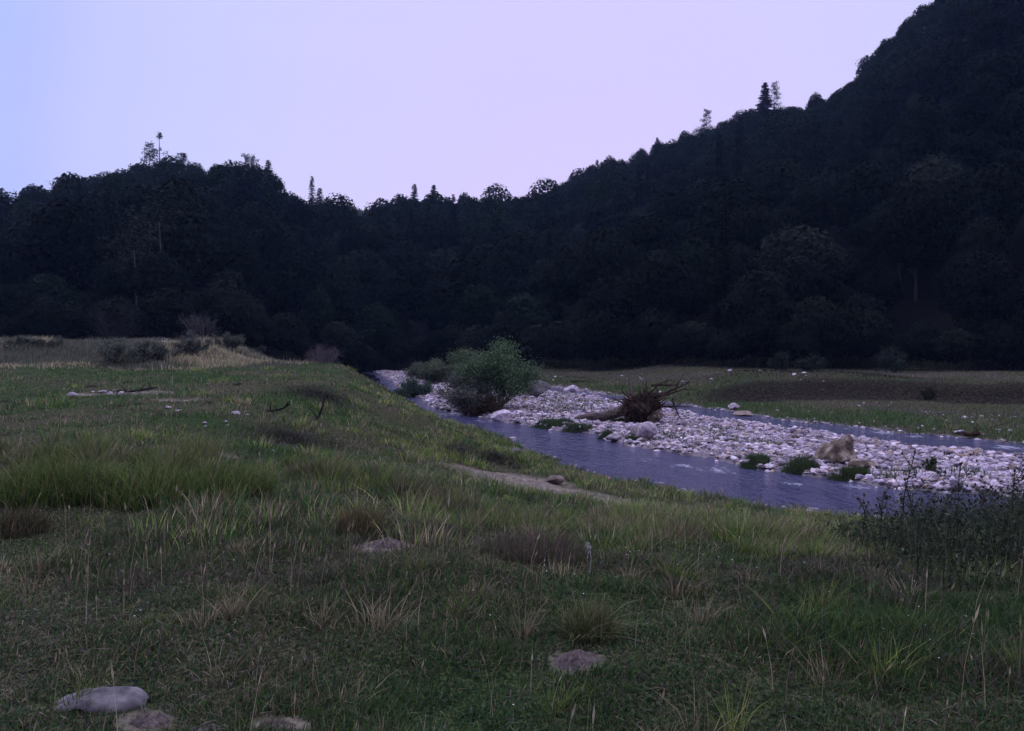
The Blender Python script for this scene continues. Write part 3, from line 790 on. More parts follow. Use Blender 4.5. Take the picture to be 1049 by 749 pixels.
# wisps of straw standing in loose clumps over the near turf
X, Y, ci, m_, off = clumped(330, 46, 2.6, 14, lambda x, y: .35 + .65 * sm(fbm(x * .7, y * .7, 171, 2), -.1, .3), .045, 1.1)
n = len(X); straw = (rng.uniform(size=m_) < .62)[ci]
col = np.where(straw[:, None], palette([(.24, .19, .12), (.17, .13, .085), (.32, .26, .18)], [.5, .3, .2], n), palette(LIME, [.3, .3, .2, .2], n)) * rng.uniform(.7, 1.2, m_)[ci][:, None]
grass_obj('straw_wisps', [blades(X, Y, rng.uniform(.5, 1, n) * rng.uniform(.07, .24, m_)[ci], .0022 + .0007 * Y, col, .45, 3, push=off * .4)], 'loose wisps of straw and long green blades standing out of the near turf')
# dark mauve-brown patches of dead flower heads in the turf
X, Y, ci, m_, off = clumped(1700, 50, 2.6, 30, lambda x, y: sm(fbm(x * .55 + 7, y * .55, 141, 3), .06, .28), .09, 1.2)
n = len(X); col = palette([(.085, .060, .058), (.06, .048, .042), (.125, .095, .085), (.05, .07, .032)], [.3, .25, .15, .3], n) * rng.uniform(.7, 1.2, m_)[ci][:, None]
grass_obj('dead_herbs', [blades(X, Y, rng.uniform(.04, .12, n), .004 + .0011 * Y, col, .6, 2, push=off * .4)], 'mauve brown patches of withered herbs in the turf', 'herbs')
# sparse dry flower stalks with seed heads over everything
def stalks(X, Y, H, colr, headc, wmul=1.0, lean=.16, head=.1):
    mb = MB(); V, q, t, C = blades(X, Y, H, (.0016 + .00065 * Y) * wmul, colr, lean, 3); mb.add(V, [q, t], C)
    m_ = 7; tip = V.reshape(-1, m_, 3)[:, 6]; pre = V.reshape(-1, m_, 3)[:, 4:6].mean(1)
    d = tip - pre; L_ = np.linalg.norm(d, axis=1, keepdims=True); d = d / (L_ + 1e-9)
    hl = (head * H)[:, None]; w_ = (.003 + .0006 * Y)[:, None] * wmul
    a = rng.uniform(0, 6.3, len(X)); side = np.stack([np.cos(a), np.sin(a), 0 * a], -1)
    c0 = pre; c1 = pre + d * hl * .9 + side * w_; c2 = pre + d * hl * 2.0; c3 = pre + d * hl * .9 - side * w_
    VV = np.stack([c0, c1, c2, c3], 1).reshape(-1, 3); mb.add(VV, [np.arange(len(VV)).reshape(-1, 4)], np.repeat(headc, 4, 0)); return mb
X, Y = sample(3400, 2.2, 42, lambda x, y: np.clip(.22 + .9 * sm(fbm(x * .6, y * .6, 95, 3), .0, .45) + .5 * belt(x, y) + .3 * bankgreen(x, y), 0, 1), 1.15)
n = len(X); cc = palette([(.26, .20, .14), (.20, .15, .11), (.34, .28, .21), (.17, .17, .09)], [.35, .3, .15, .2], n)
mb = stalks(X, Y, rng.uniform(.14, .42, n) * (1 + .3 * (rng.uniform(size=n) < .1)), cc, cc * 1.1)
tag(mb.build('dry_stalks', M['grass']), 'thin dry tan grass stalks with seed heads standing over the turf', 'grass', kind='stuff')
# dead tangled grass litter lying flat in front
X, Y = sample(15000, 2.0, 14, lambda x, y: sm(dryness(x, y), .35, .8), 1.3)
n = len(X); cc = palette([(.13, .105, .09), (.09, .075, .065), (.20, .17, .14)], [.4, .45, .15], n)
a = rng.uniform(0, 6.3, n); L_ = rng.uniform(.02, .10, n); Z = terrain(X, Y) + rng.uniform(.01, .06, n); w_ = .0009 + .0004 * Y
dx, dy = np.cos(a) * L_, np.sin(a) * L_; kx, ky = -np.sin(a) * w_, np.cos(a) * w_; md = rng.uniform(-.25, .25, n); hz = rng.uniform(0, .03, n)
V = np.stack([np.stack([X - kx, Y - ky, Z], -1), np.stack([X + dx * .5 - ky * md * 20, Y + dy * .5 + kx * md * 20, Z + hz], -1),
              np.stack([X + dx, Y + dy, Z + .2 * hz], -1), np.stack([X + dx * .5 - ky * md * 20 + kx * 2, Y + dy * .5 + kx * md * 20 + ky * 2, Z + hz], -1)], 1)
mb = MB(); mb.add(V.reshape(-1, 3), [np.arange(4 * n).reshape(-1, 4)], np.repeat(cc, 4, 0))
tag(mb.build('dead_grass_litter', M['grass']), 'flattened dead straw lying over the near turf', 'grass', kind='stuff')
# berm grass: tan tall dry grass with grey shrubby patches, and behind-river grass
X = rng.uniform(-48, -8, 90000); Y = rng.uniform(40, 62, 90000)
k = (rng.uniform(size=90000) < sm(Y + 2.0 * vn(X * .2, 1.7, 97), 41, 46) * sm(-X + 1.2 * vn(Y, 3., 98), 13, 18))
X, Y = X[k], Y[k]; n = len(X); pa = sm(fbm(X * .28, Y * .28, 99, 3), -.15, .25)
cc = 1.3 * np.where((rng.uniform(size=n) < pa)[:, None], palette([(.34, .265, .18), (.25, .20, .14), (.17, .18, .09), (.42, .34, .24)], [.3, .3, .25, .15], n), palette([(.09, .09, .075), (.13, .11, .10), (.08, .095, .06)], [.4, .3, .3], n))
H = rng.uniform(.12, .5, n) * (.5 + .8 * sm(fbm(X * .35, Y * .5, 101, 3), -.2, .4))
grass_obj('berm_grass', [blades(X, Y, H, .05 * np.ones(n), cc, .3, 2)], 'dry tan and grey grass over the berm at the far end of the meadow')
X = rng.uniform(-12, 52, 230000); Y = 24 * (96 / 24) ** rng.uniform(0, 1, 230000)
z = zone(X, Y); az_ = np.arctan2(X, Y); _, qh = hill(az_, np.hypot(X, Y))
k = (z['d3'] > .15 + .5 * vn(X * .6, Y * .6, 103)) & (qh < .02) & (X / Y < .85); X, Y = X[k], Y[k]; d3 = z['d3'][k]; n = len(X)
lush = sm(d3 + 2 * fbm(X * .3, Y * .3, 105, 2), 5.5, 1.5); st = sm(fbm(X * .3, Y * .3, 107, 3), -.1, .35)
cc = palette([(.07, .07, .04), (.09, .082, .05), (.055, .055, .035)], [.35, .3, .35], n)
cc = np.where((rng.uniform(size=n) < lush)[:, None], palette([(.045, .075, .028), (.06, .085, .03), (.03, .05, .022)], [.4, .3, .3], n), cc)
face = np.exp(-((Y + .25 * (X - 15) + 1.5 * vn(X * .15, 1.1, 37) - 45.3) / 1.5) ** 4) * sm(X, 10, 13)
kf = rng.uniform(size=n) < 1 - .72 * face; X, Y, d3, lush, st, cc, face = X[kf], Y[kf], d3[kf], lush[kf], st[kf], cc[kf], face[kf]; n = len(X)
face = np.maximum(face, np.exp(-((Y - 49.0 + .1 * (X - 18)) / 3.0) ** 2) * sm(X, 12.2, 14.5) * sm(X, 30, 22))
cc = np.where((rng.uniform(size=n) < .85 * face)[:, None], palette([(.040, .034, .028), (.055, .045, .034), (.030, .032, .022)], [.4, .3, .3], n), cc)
pm = sm(fbm(X * .22 + 3, Y * .22, 131, 3), .0, .3) * (1 - lush)
cc = np.where((rng.uniform(size=n) < .75 * pm)[:, None], palette([(.075, .062, .062), (.06, .052, .05), (.10, .085, .08)], [.4, .3, .3], n), cc)
cc = np.where((rng.uniform(size=n) < .3 * st)[:, None], palette([(.15, .125, .08), (.10, .08, .06)], [.5, .5], n), cc)
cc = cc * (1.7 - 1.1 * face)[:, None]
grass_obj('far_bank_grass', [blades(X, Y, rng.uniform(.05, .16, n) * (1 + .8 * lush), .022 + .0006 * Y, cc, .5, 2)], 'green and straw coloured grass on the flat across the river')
X, Y = BAR; n = len(X)
cc = palette([(.07, .105, .05), (.10, .12, .065), (.14, .13, .09)], [.5, .3, .2], n)
grass_obj('bar_grass', [blades(X, Y, rng.uniform(.08, .3, n), .02 + .0006 * Y, cc, .5, 2)], 'thin green grass growing through the cobbles of the bar')
# white flower dots
X, Y = sample(700, 2.3, 9, lambda x, y: sm(fbm(x * .9, y * .9, 109, 2), .05, .4), 1.2)
mb = MB(); Z = terrain(X, Y) + rng.uniform(.04, .09, len(X))
for x, y, z_ in zip(X[:90], Y[:90], Z):
    a = np.arange(6) / 6 * 2 * math.pi; r_ = .003 + .0006 * y; mb.add(np.stack([x + r_ * np.cos(a), y + r_ * np.sin(a) * .8, z_ + .3 * r_ * np.sin(a * 2)], -1), [np.arange(6)[None]])
    mb.add(np.array([[x - .001, y, z_ - .07], [x + .001, y, z_ - .07], [x, y, z_]]), [np.array([[0, 1, 2]])])
tag(mb.build('clover_flowers', M['petal_white']), 'tiny white clover flowers dotted over the near turf', 'flowers', kind='stuff')

# grass tufts one can point at
def tuft(px, py, w, d, h_, n, cols, p, lab, name='grass_tuft', lean=.5, wmul=1.0, width=None, grp=None, ragged=False):
    c0 = ground(px, py); a = rng.uniform(0, 6.3, n); r_ = np.sqrt(rng.uniform(size=n))
    if ragged: r_ = np.abs(rng.normal(0, .55, n)) * (1 + .5 * np.sin(a * 2 + px) + .3 * np.sin(a * 5 + py)); r_ = np.clip(r_, 0, 1.0)
    X = c0[0] + r_ * np.cos(a) * w / 2; Y = c0[1] + r_ * np.sin(a) * d / 2
    H = h_ * rng.uniform(.45, 1.1, n) * (1 - .45 * np.clip(r_, 0, 1.2) ** 2)
    V, q, t, C = blades(X, Y, H, np.full(n, width or (.004 + .0009 * c0[1])) * wmul, palette(cols, p, n), lean, 3)
    V -= c0.astype(np.float32); mb = MB(); mb.add(V, [q, t], C)
    o = mb.build(name, M['grass'], loc=c0); tag(o, lab, 'grass tuft', grp); return o
DG = [(.04, .066, .032), (.058, .09, .038), (.08, .11, .045), (.10, .095, .07)]; pp = [.35, .3, .2, .15]
tuft(773, 476, .85, .8, .42, 1800, DG, pp, 'dark green grass tuft at the waterline, left of its twin below the boulder')
tuft(820, 481, 1.0, .8, .48, 2200, DG, pp, 'rounded dark green grass tuft directly in front of the peaked boulder')
tuft(868, 488, 1.1, .7, .34, 2000, [(.05, .075, .028), (.07, .09, .035), (.04, .055, .025)], [.4, .3, .3], 'low yellow green grass tuft in front of the flat brown slab')
tuft(562, 436, 2.2, 1.2, .35, 2600, DG, pp, 'long green grass patch along the gravel edge left of the fallen tree')
tuft(590, 440, 1.4, 1.0, .33, 1800, DG, pp, 'rounded end of the green grass patch nearest the small pale rock')
tuft(620, 449, .6, .5, .38, 900, DG, pp, 'small green tuft standing left of the rounded pink grey boulder')
tuft(645, 452, .55, .5, .28, 800, DG, pp, 'tiny green tuft touching the rounded pink grey boulder')
tuft(636, 432, 2.2, .8, .22, 1400, DG, pp, 'thin green grass patch under the fallen trunk')
tuft(420, 406, 2.2, 2.0, .95, 2600, [(.03, .045, .03), (.045, .06, .04)], [.5, .5], 'dark bushy grass clump on the upstream gravel at the left shore')
tuft(603, 655, .26, .24, .27, 650, [(.08, .10, .035), (.055, .075, .03), (.17, .14, .085)], [.4, .3, .3], 'single arching grass tussock behind the reddish soil heap', lean=.75)
tuft(15, 545, .5, .5, .25, 900, [(.07, .055, .03), (.10, .07, .05), (.05, .06, .03)], [.4, .3, .3], 'low rusty brown grass tuft at the left side of the meadow')
tuft(370, 545, .4, .4, .3, 700, [(.16, .11, .06), (.10, .08, .045), (.06, .07, .03)], [.4, .3, .3], 'straw orange tuft at the edge of the tall grass')
tuft(545, 572, .8, .7, .26, 1300, [(.13, .092, .08), (.10, .075, .062), (.07, .085, .04)], [.35, .3, .35], 'rusty pink tuft of dead grass on the bank crest', lean=.4)
tuft(375, 500, .5, .5, .36, 900, [(.02, .03, .022), (.035, .045, .03)], [.5, .5], 'dark leafy herb clump between the meadow and the bank', lean=.5)

tl = ['leftmost arching tussock of the tall grass belt', 'second tussock from the left in the tall grass belt', 'broad middle tussock of the left tall grass belt', 'fourth tussock, with straw at its foot, in the left grass belt', 'last tussock at the right end of the left grass belt']
for i, (px, py, w, h_) in enumerate([(40, 512, .9, .5), (85, 508, 1.0, .5), (150, 514, .9, .5), (215, 514, 1.0, .48), (245, 508, .8, .42)]):
    tuft(px, py, w, .8, h_, 1500, LIME + DRYC[:1], [.15, .3, .12, .33, .10], tl[i], lean=.6)
HB = [(.065, .056, .050), (.085, .070, .068), (.05, .065, .034), (.12, .10, .09)]
for (px, py, w, h_, lab) in [(470, 466, 1.7, .34, 'dark tussock ridge on the bank slope above the river'), (505, 470, 1.1, .30, 'dark right end of the tussock ridge on the bank slope'),
                             (300, 452, 2.2, .34, 'dark grassy hump behind the tall grass, below the broken branch'), (325, 405, 3.0, .3, 'low purple brown hump of dead herbs before the berm end'),
                             (330, 598, .5, .12, 'mauve brown patch of dead herbs in the middle of the near turf'), (385, 612, .45, .10, 'dark patch of withered herbs right of the mauve brown one'), (455, 545, .5, .14, 'reddish brown herb patch beside the lone soil heap')]:
    tuft(px, py, w * 1.2, w * .8, h_ * .7, int(1150 * min(w, 1.6)), HB, [.25, .2, .4, .15], lab, lean=.9, ragged=True)
# pale frayed dry plant standing on the bank crest
p = ground(604, 590); mb = MB(); r = np.random.default_rng(3)
tube(mb, [[0, 0, 0], [.01, 0, .12], [-.01, .01, .22]], [.004, .003, .003], 5)
for j in range(16):
    a = r.uniform(0, 6.3); e = np.array([math.cos(a) * .022, math.sin(a) * .022, r.uniform(-.02, .03)])
    b0 = np.array([-.01, .01, .12 + r.uniform(0, .11)]); tube(mb, [b0, b0 + e * .6 + [0, 0, .012], b0 + e], [.0015, .0035, .001], 4)
o = mb.build('dry_plant', M['pale_bark'], loc=p); tag(o, 'bleached frayed seed head standing alone above the tall grass', 'plant')

# ------------------------------------------------------------------ weeds on the right bank
def leaf_quad(mb, p, d, L, w, col, r):
    d = d / (np.linalg.norm(d) + 1e-9); s_ = np.cross(d, [0, 0, 1]); s_ = s_ / (np.linalg.norm(s_) + 1e-9)
    up = np.cross(s_, d); m_ = p + d * L * .5 + up * L * .12
    mb.add(np.array([p, m_ - s_ * w / 2, p + d * L - up * L * .15, m_ + s_ * w / 2]), [np.array([[0, 1, 2, 3]])], col)
def weed(h_, seed, nb=7, leafy=38, tone=1.0):
    r = np.random.default_rng(seed); st = MB(); lf = MB(); hd = []
    lean = r.normal(0, .12, 2)
    k = np.linspace(0, 1, 7); P = np.stack([lean[0] * h_ * k ** 2 + r.normal(0, .008, 7), lean[1] * h_ * k ** 2 + r.normal(0, .008, 7), h_ * k], -1); P[0, :2] = 0
    tube(st, P, np.linspace(.011, .004, 7), 5)
    gcol = np.array([.030, .040, .026]) * tone
    def pos(t): return np.array([np.interp(t, k, P[:, j]) for j in range(3)])
    for _ in range(leafy):
        t = r.uniform(.08, .95); a = r.uniform(0, 6.3); L_ = .19 * (1 - .55 * t) * r.uniform(.7, 1.3)
        leaf_quad(lf, pos(t), np.array([math.cos(a), math.sin(a), r.uniform(-.2, .6)]), L_, L_ * .32, gcol * r.uniform(.7, 1.5), r)
    for b_ in range(nb):
        t = r.uniform(.45, .95); a = r.uniform(0, 6.3); L_ = h_ * r.uniform(.12, .28); d = np.array([math.cos(a) * .7, math.sin(a) * .7, .8])
        p0 = pos(t); p1 = p0 + d * L_ * .5 + [0, 0, .01]; p2 = p0 + d * L_ + [0, 0, .03]
        tube(st, [p0, p1, p2], [.004, .0035, .0025], 4)
        for _ in range(4): leaf_quad(lf, p0 + (p2 - p0) * r.uniform(.2, .9), np.array([r.normal(), r.normal(), r.uniform(0, 1)]), .06, .02, gcol * r.uniform(.7, 1.5), r)
        v, f = ico(1); hd.append((v * [.012, .012, .017] + p2, f))
    v, f = ico(1); hd.append((v * [.015, .015, .022] + P[-1], f))
    return st, lf, hd
wpos = [(925, 9.6, 462), (940, 10.2, 492), (985, 9.8, 476), (1003, 9.0, 496), (1040, 9.4, 482), (962, 9.0, 500), (905, 9.5, 505), (1055, 9.4, 505), (1085, 9.0, 488), (1018, 8.6, 515), (950, 8.6, 520), (888, 9.4, 515), (978, 8.2, 525), (1110, 9, 480)]
wl = ['tallest dark thistle like weed standing against the gravel bar at the right',
      'dark branching weed leaning just right of the tallest weed', 'tall dark weed with upright side shoots in the middle of the thicket',
      'dark weed with budded tips close behind the middle one', 'tall weed near the right picture edge over the gravel',
      'shorter leafy weed between the two tall weeds']
for i, (px, Yd, top) in enumerate(wpos):
    p = onto((px - 524.5) / F * Yd, Yd); h_ = EYE - (top - 350) / F * Yd - p[2]; st, lf, hd = weed(h_, 500 + i)
    e = empty('thistle_weed', p)
    st.build('stem', M['bark'], e); lf.build('leaves', M['leafcol'], e); [link_mesh('bud', make_mesh('bud', v_, [f_]), M['wood_dark'], e) for v_, f_ in hd]
    if i < len(wl): tag(e, wl[i], 'weed', 'tall weeds on the right bank')
    else: tag(e, 'dark leafy weed half hidden in the thicket on the right bank', 'weed', 'half hidden weeds of the right thicket')
# thicket
def thick_w(x, y):
    u = x / y
    return sm(u + .16 * fbm(y * .8, x * .8, 111, 3), .36, .60) ** 1.3 * sm(y + 1.3 * vn(x * .8, y * .8, 112) + 1.6 * (u - .5), 4.6, 8.2) * sm(y, 13.2, 11.5)
n = 110000; Y = rng.uniform(4.6, 13.5, n); X = rng.uniform(.36, 1.5, n) * Y
k = rng.uniform(size=n) < thick_w(X, Y) * (.35 + .65 * sm(fbm(X * 1.2, Y * 1.2, 113, 2), -.4, .3)); X, Y = X[k], Y[k]; n = len(X)
H = rng.uniform(.18, .80, n) * (.80 + .9 * fbm(X * .9, Y * .9, 115, 2)) * (.55 + .55 * sm(X / Y, .42, .58))
cc = palette([(.022, .032, .020), (.034, .042, .024), (.055, .050, .040), (.07, .08, .035)], [.35, .3, .2, .15], n)
mb = MB(); V, q, t, C = blades(X, Y, H, .008 * np.ones(n), cc, .5, 3); mb.add(V, [q, t], C)
m2 = 210000; j = rng.integers(0, n, m2); kk = rng.uniform(.2, 1, m2)
cx = X[j] + rng.normal(0, .05, m2); cy = Y[j] + rng.normal(0, .05, m2); cz = terrain(X[j], Y[j]) + H[j] * kk * .95
d = rng.normal(size=(m2, 3)); d /= np.linalg.norm(d, axis=1, keepdims=True); e2 = np.cross(d, rng.normal(size=(m2, 3))); e2 /= np.linalg.norm(e2, axis=1, keepdims=True)
Lq = rng.uniform(.010, .032, m2)[:, None]; c0 = np.stack([cx, cy, cz], -1)
V = np.stack([c0 - d * Lq, c0 + e2 * Lq * .35, c0 + d * Lq, c0 - e2 * Lq * .35], 1).reshape(-1, 3)
mb.add(V, [np.arange(4 * m2).reshape(-1, 4)], np.repeat(palette([(.022, .032, .020), (.032, .042, .026), (.050, .055, .038)], [.45, .4, .15], m2), 4, 0))
tag(mb.build('weed_thicket', M['leafcol']), 'dark tangled undergrowth of nettles and weeds on the right bank', 'undergrowth', kind='stuff')

# ------------------------------------------------------------------ bushes
def leaves(mb, C0, size, n_per, spread, cols, p, aspect=.45, seed=0, up=0.0, shell=None):
    r = np.random.default_rng(seed); m_ = len(C0) * n_per
    c0 = np.repeat(C0, n_per, 0) + r.normal(size=(m_, 3)) * spread
    d = r.normal(size=(m_, 3)); d[:, 2] += up; d /= np.linalg.norm(d, axis=1, keepdims=True)
    e = np.cross(d, r.normal(size=(m_, 3))); e /= np.linalg.norm(e, axis=1, keepdims=True)
    L_ = (size * r.uniform(.6, 1.3, m_))[:, None]
    V = np.stack([c0 - d * L_ / 2, c0 + e * L_ * aspect / 2, c0 + d * L_ / 2, c0 - e * L_ * aspect / 2], 1).reshape(-1, 3)
    cc = np.array(cols)[r.choice(len(cols), m_, p=p)] * r.uniform(.8, 1.2, (m_, 1))
    mb.add(V, [np.arange(4 * m_).reshape(-1, 4)], np.repeat(cc, 4, 0))
def grow(base, h_, w, nst, seed, r0=.05, crook=.18, sub=3, top=None):
    """stems fanning from a base; returns stem builder and twig-tip points"""
    r = np.random.default_rng(seed); mb = MB(); tips = []
    for i in range(nst):
        a = r.uniform(0, 6.3); rr = math.sqrt(r.uniform(0, 1)); tx, ty = math.cos(a) * rr * w / 2, math.sin(a) * rr * w / 2
        hh = h_ * (1 - .5 * rr ** 1.6) * r.uniform(.8, 1.05)
        k = np.linspace(0, 1, 7); P = np.stack([tx * k ** .9, ty * k ** .9, hh * k ** 1.1], -1) + r.normal(0, crook * .12 * h_ / 2, (7, 3)) * (k[:, None] > 0)
        P[:, :2] += r.normal(0, .06 * w / 4, 2) * (1 - k[:, None]); P[0, 2] = -.05
        tube(mb, P, r0 * np.linspace(1, .2, 7) * r.uniform(.6, 1.1), 5, (.05, .04, .035))
        for j in range(sub * 3):
            t = r.uniform(.3, 1); p0 = np.array([np.interp(t, k, P[:, q_]) for q_ in range(3)])
            d = np.array([tx, ty, hh * .6]) * .3 + r.normal(0, .22 * h_ / 3, 3); p1 = p0 + d * r.uniform(.4, 1)
            tube(mb, [p0, (p0 + p1) / 2 + r.normal(0, .02 * h_, 3), p1], [r0 * .3, r0 * .2, r0 * .08], 4, (.05, .04, .035))
            tips += [p1, (p0 + p1) / 2, (p0 + 3 * p1) / 4]
        tips.append(P[-1])
    return mb, np.array(tips)
def bush(name, px, py, h_, w, lab, cols, p, seed, nst=12, nleaf=26, lsize=.14, spread=.16, cat='bush', aspect=.35, grp=None, zcut=.0, twigm='bark', r0=.04, at=None):
    p0 = ground(px, py) if at is None else onto(*at); e = empty(name, p0)
    st, tips = grow(p0, h_, w, nst, seed, r0); st.build('stems', M[twigm], e)
    tips = tips[tips[:, 2] > zcut * h_]
    lf = MB(); leaves(lf, tips, lsize, nleaf, spread * h_ / 2, cols, p, aspect, seed + 1, .4)
    lf.build('foliage', M['leafcol'], e); tag(e, lab, cat, grp); return e
WG = [(.085, .135, .070), (.062, .10, .055), (.115, .165, .075), (.05, .078, .048)]
bush('willow_bush', 512, 418, 3.55, 3.7, 'tall rounded grey green willow bush on the gravel bar', WG, [.3, .3, .2, .2], 21, nst=30, nleaf=27, lsize=.15, spread=.15, zcut=.28, r0=.05)
bush('willow_shrub', 482, 421, 1.9, 3.2, 'low spreading grey shrub at the left foot of the tall willow', [(.09, .105, .09), (.12, .12, .10), (.08, .07, .068)], [.4, .3, .3], 23, nst=18, nleaf=16, lsize=.13)
bush('willow_shrub', 468, 392, 2.9, 5.4, 'yellow green shrub behind and left of the tall willow', [(.12, .15, .075), (.09, .125, .07)], [.5, .5], 25, nst=18, nleaf=24, lsize=.2)
bush('willow_shrub', 444, 392, 2.2, 4.4, 'dull green shrub left of the yellow green one', [(.085, .105, .068), (.11, .125, .085)], [.5, .5], 27, nst=16, nleaf=22, lsize=.2)
bush('willow_shrub', 424, 409, 1.35, 2.3, 'dark blue green shrub on the left shore upstream', [(.055, .085, .065), (.07, .10, .075)], [.5, .5], 29, nst=12, nleaf=22, lsize=.13)
bush('willow_shrub', 545, 403, 1.6, 2.6, 'thin yellowish shrub at the right foot of the tall willow', [(.15, .15, .09), (.11, .13, .075)], [.5, .5], 31, nst=14, nleaf=12, lsize=.14)
bush('willow_shrub', 505, 424, .9, 1.6, 'low reddish brown scrub under the tall willow', [(.06, .03, .022), (.045, .03, .025), (.04, .045, .03)], [.4, .3, .3], 33, nst=12, nleaf=12, lsize=.1)
bush('willow_shrub', 487, 428, .7, 1.2, 'reddish brown root scrub at the waterline below the grey shrub', [(.055, .028, .022), (.04, .028, .024)], [.5, .5], 35, nst=10, nleaf=12, lsize=.09)
# a few grey weeds on the bar and far bank
bush('small_shrub', 950, 409, .6, .9, 'dark little shrub on the green flat across the side channel', [(.03, .035, .022), (.05, .05, .03)], [.5, .5], 37, nst=8, nleaf=10, lsize=.1)
bush('small_shrub', 955, 483, .35, .5, 'tiny green plant growing among the cobbles', [(.06, .08, .04)], [1.0], 38, nst=7, nleaf=8, lsize=.06, r0=.01)
# berm bushes
bb = [(120, 372, 1.5, 3.0), (145, 372, 1.3, 2.4), (165, 370, 1.1, 2.2), (200, 362, 1.2, 2.2), (230, 358, 1.2, 2.4), (262, 362, 1.0, 2.0), (50, 357, .8, 1.6), (25, 356, .7, 1.5), (10, 358, .6, 1.2), (282, 366, .9, 1.6)]
bl = ['grey green bush on the berm face left of centre', 'grey bush beside the leftmost big berm bush', 'small grey bush at the end of the berm bush row',
      'bushy grey herb on the berm crest', 'broad grey green herb on the berm crest', 'low bush near the right end of the berm', 'dark tuft of herbs on the far left berm', 'low dark herbs left of the far tuft', 'tiny dark herb clump at the left picture edge', 'last low bush where the berm slopes down']
for i, (px, py, h_, w) in enumerate(bb):
    bush('berm_bush', px, py, h_, w, bl[i], [(.095, .10, .085), (.12, .105, .095), (.08, .10, .07)], [.4, .3, .3], 60 + i, nst=9, nleaf=12, lsize=.16)

def dead_shrub(name, h_, w, at, lab, col, seed, nst=12, cat='shrub'):
    r = np.random.default_rng(seed); p0 = onto(*at); e = empty(name, p0); mb = MB(); tw = MB()
    for i in range(nst):
        a = r.uniform(0, 6.3); d = np.array([math.cos(a) * w / h_ * .6, math.sin(a) * w / h_ * .5, 1.0]); d /= np.linalg.norm(d)
        def rec(p, d, L_, rad, lvl):
            q_ = p + d * L_ * .5 + r.normal(0, L_ * .06, 3); z_ = p + d * L_
            tube(mb if lvl < 2 else tw, [p, q_, z_], [rad, rad * .8, rad * .6], 4, col)
            if lvl < 4:
                for _ in range(3):
                    dd = d + r.normal(0, .55, 3); dd[2] += .1; dd /= np.linalg.norm(dd); rec(z_ if r.uniform() < .6 else q_, dd, L_ * .66, rad * .6, lvl + 1)
        rec(np.zeros(3), d, h_ * .38, .05 * h_ / 3, 0)
    mb.build('branches', M['twigcol'], e); tw.build('twigs', M['twigcol'], e); tag(e, lab, cat)
def at_depth(px, Yd): return ((px - 524.5) / F * Yd, Yd)
dead_shrub('leafless_shrub', 3.2, 4.6, at_depth(330, 68), 'mauve grey leafless shrub at the foot of the wood right of the berm', (.085, .065, .078), 5, 14)
dead_shrub('leafless_shrub', 4.0, 3.6, at_depth(207, 66), 'pale grey leafless shrub rising behind the berm', (.055, .05, .055), 6, 8)
dead_shrub('leafless_shrub', 5.5, 6.5, at_depth(122, 76), 'brownish leafless shrub behind the berm at the edge of the wood', (.022, .019, .022), 7, 14)

# ------------------------------------------------------------------ fallen tree with root plate
p0 = ground(652, 434); ft = empty('uprooted_tree', p0); ft.scale = (.84, .84, .88)
tag(ft, 'uprooted dead tree with tangled root plate stranded on the gravel bar', 'fallen tree')
r = np.random.default_rng(12)
mb = MB(); k = np.linspace(0, 1, 12)[:, None]
tr = np.array([[0.2, .1, .75]]) * (1 - k) + np.array([[-3.2, .9, .12]]) * k; tr[:, 2] += .06 * np.sin(k[:, 0] * 9)
tube(mb, tr, np.linspace(.34, .13, 12), 12, rg=r, rough=.10); mb.build('trunk', M['wood_log'], ft)
v, f = rock(4, 77, 5, .7, .95, .45)
v = v * [.95, .62, .72]; v[:, 2] += .78; v[:, 0] += .25; v += r.normal(0, .015, v.shape)
link_mesh('root_plate', make_mesh('root_plate', v, [f]), M['root_soil'], ft)
def curve(p, d, L_, n_, wob, grav=0):
    P = [p]; d = d / np.linalg.norm(d)
    for i in range(n_):
        d = d + r.normal(0, wob, 3) + [0, 0, grav]; d /= np.linalg.norm(d); P.append(P[-1] + d * L_ / n_)
    return np.array(P)
for i in range(60):
    a = r.uniform(-.3, math.pi + .3); c0 = np.array([.25 + math.cos(a) * .7, r.uniform(-.5, .3), .8 + math.sin(a) * .55])
    d = np.array([math.cos(a) * 1.0 + .25, r.uniform(-.5, .4), math.sin(a) * .9])
    P = curve(c0, d, r.uniform(.35, 1.0), 9, .42, -.06); mb = MB(); tube(mb, P, np.linspace(.075, .014, 10) * r.uniform(.6, 1.2), 6, rg=r, rough=.2)
    mb.build('root', M['wood_dark'], ft)
big = [([.6, 0, 1.1], [1, .1, .55], 2.5, .10), ([.7, -.1, 1.2], [1, -.1, .9], 2.1, .09), ([.5, 0, 1.3], [.9, 0, 1.1], 1.5, .07), ([.9, 0, .9], [1.2, 0, .15], 1.9, .085), ([1.9, -.1, 1.3], [.45, 0, -1], 1.2, .06), ([-.6, .1, .9], [-1, 0, .9], .8, .06), ([-.2, .2, 1.1], [-.9, 0, 1.5], 1.1, .06)]
for c0, d, L_, ra in big:
    P = curve(np.array(c0), np.array(d, float), L_, 9, .13); mb = MB(); tube(mb, P, np.linspace(ra, ra * .25, 10), 7, rg=r, rough=.15)
    for j in (4, 6, 8):
        Q = curve(P[j], (P[j] - P[j - 1]) + r.normal(0, .15, 3), L_ * .35, 4, .2); tube(mb, Q, np.linspace(ra * .4, .006, 5), 4)
    mb.build('root', M['wood_dark'], ft)
v, f = rock(3, 79, 8, .5, .9, .3)
v = v * [.42, .3, .36] + [.95, -.45, .36]
link_mesh('clay_clod', make_mesh('clay_clod', v, [f]), M['boulder'], ft)
mb = MB()
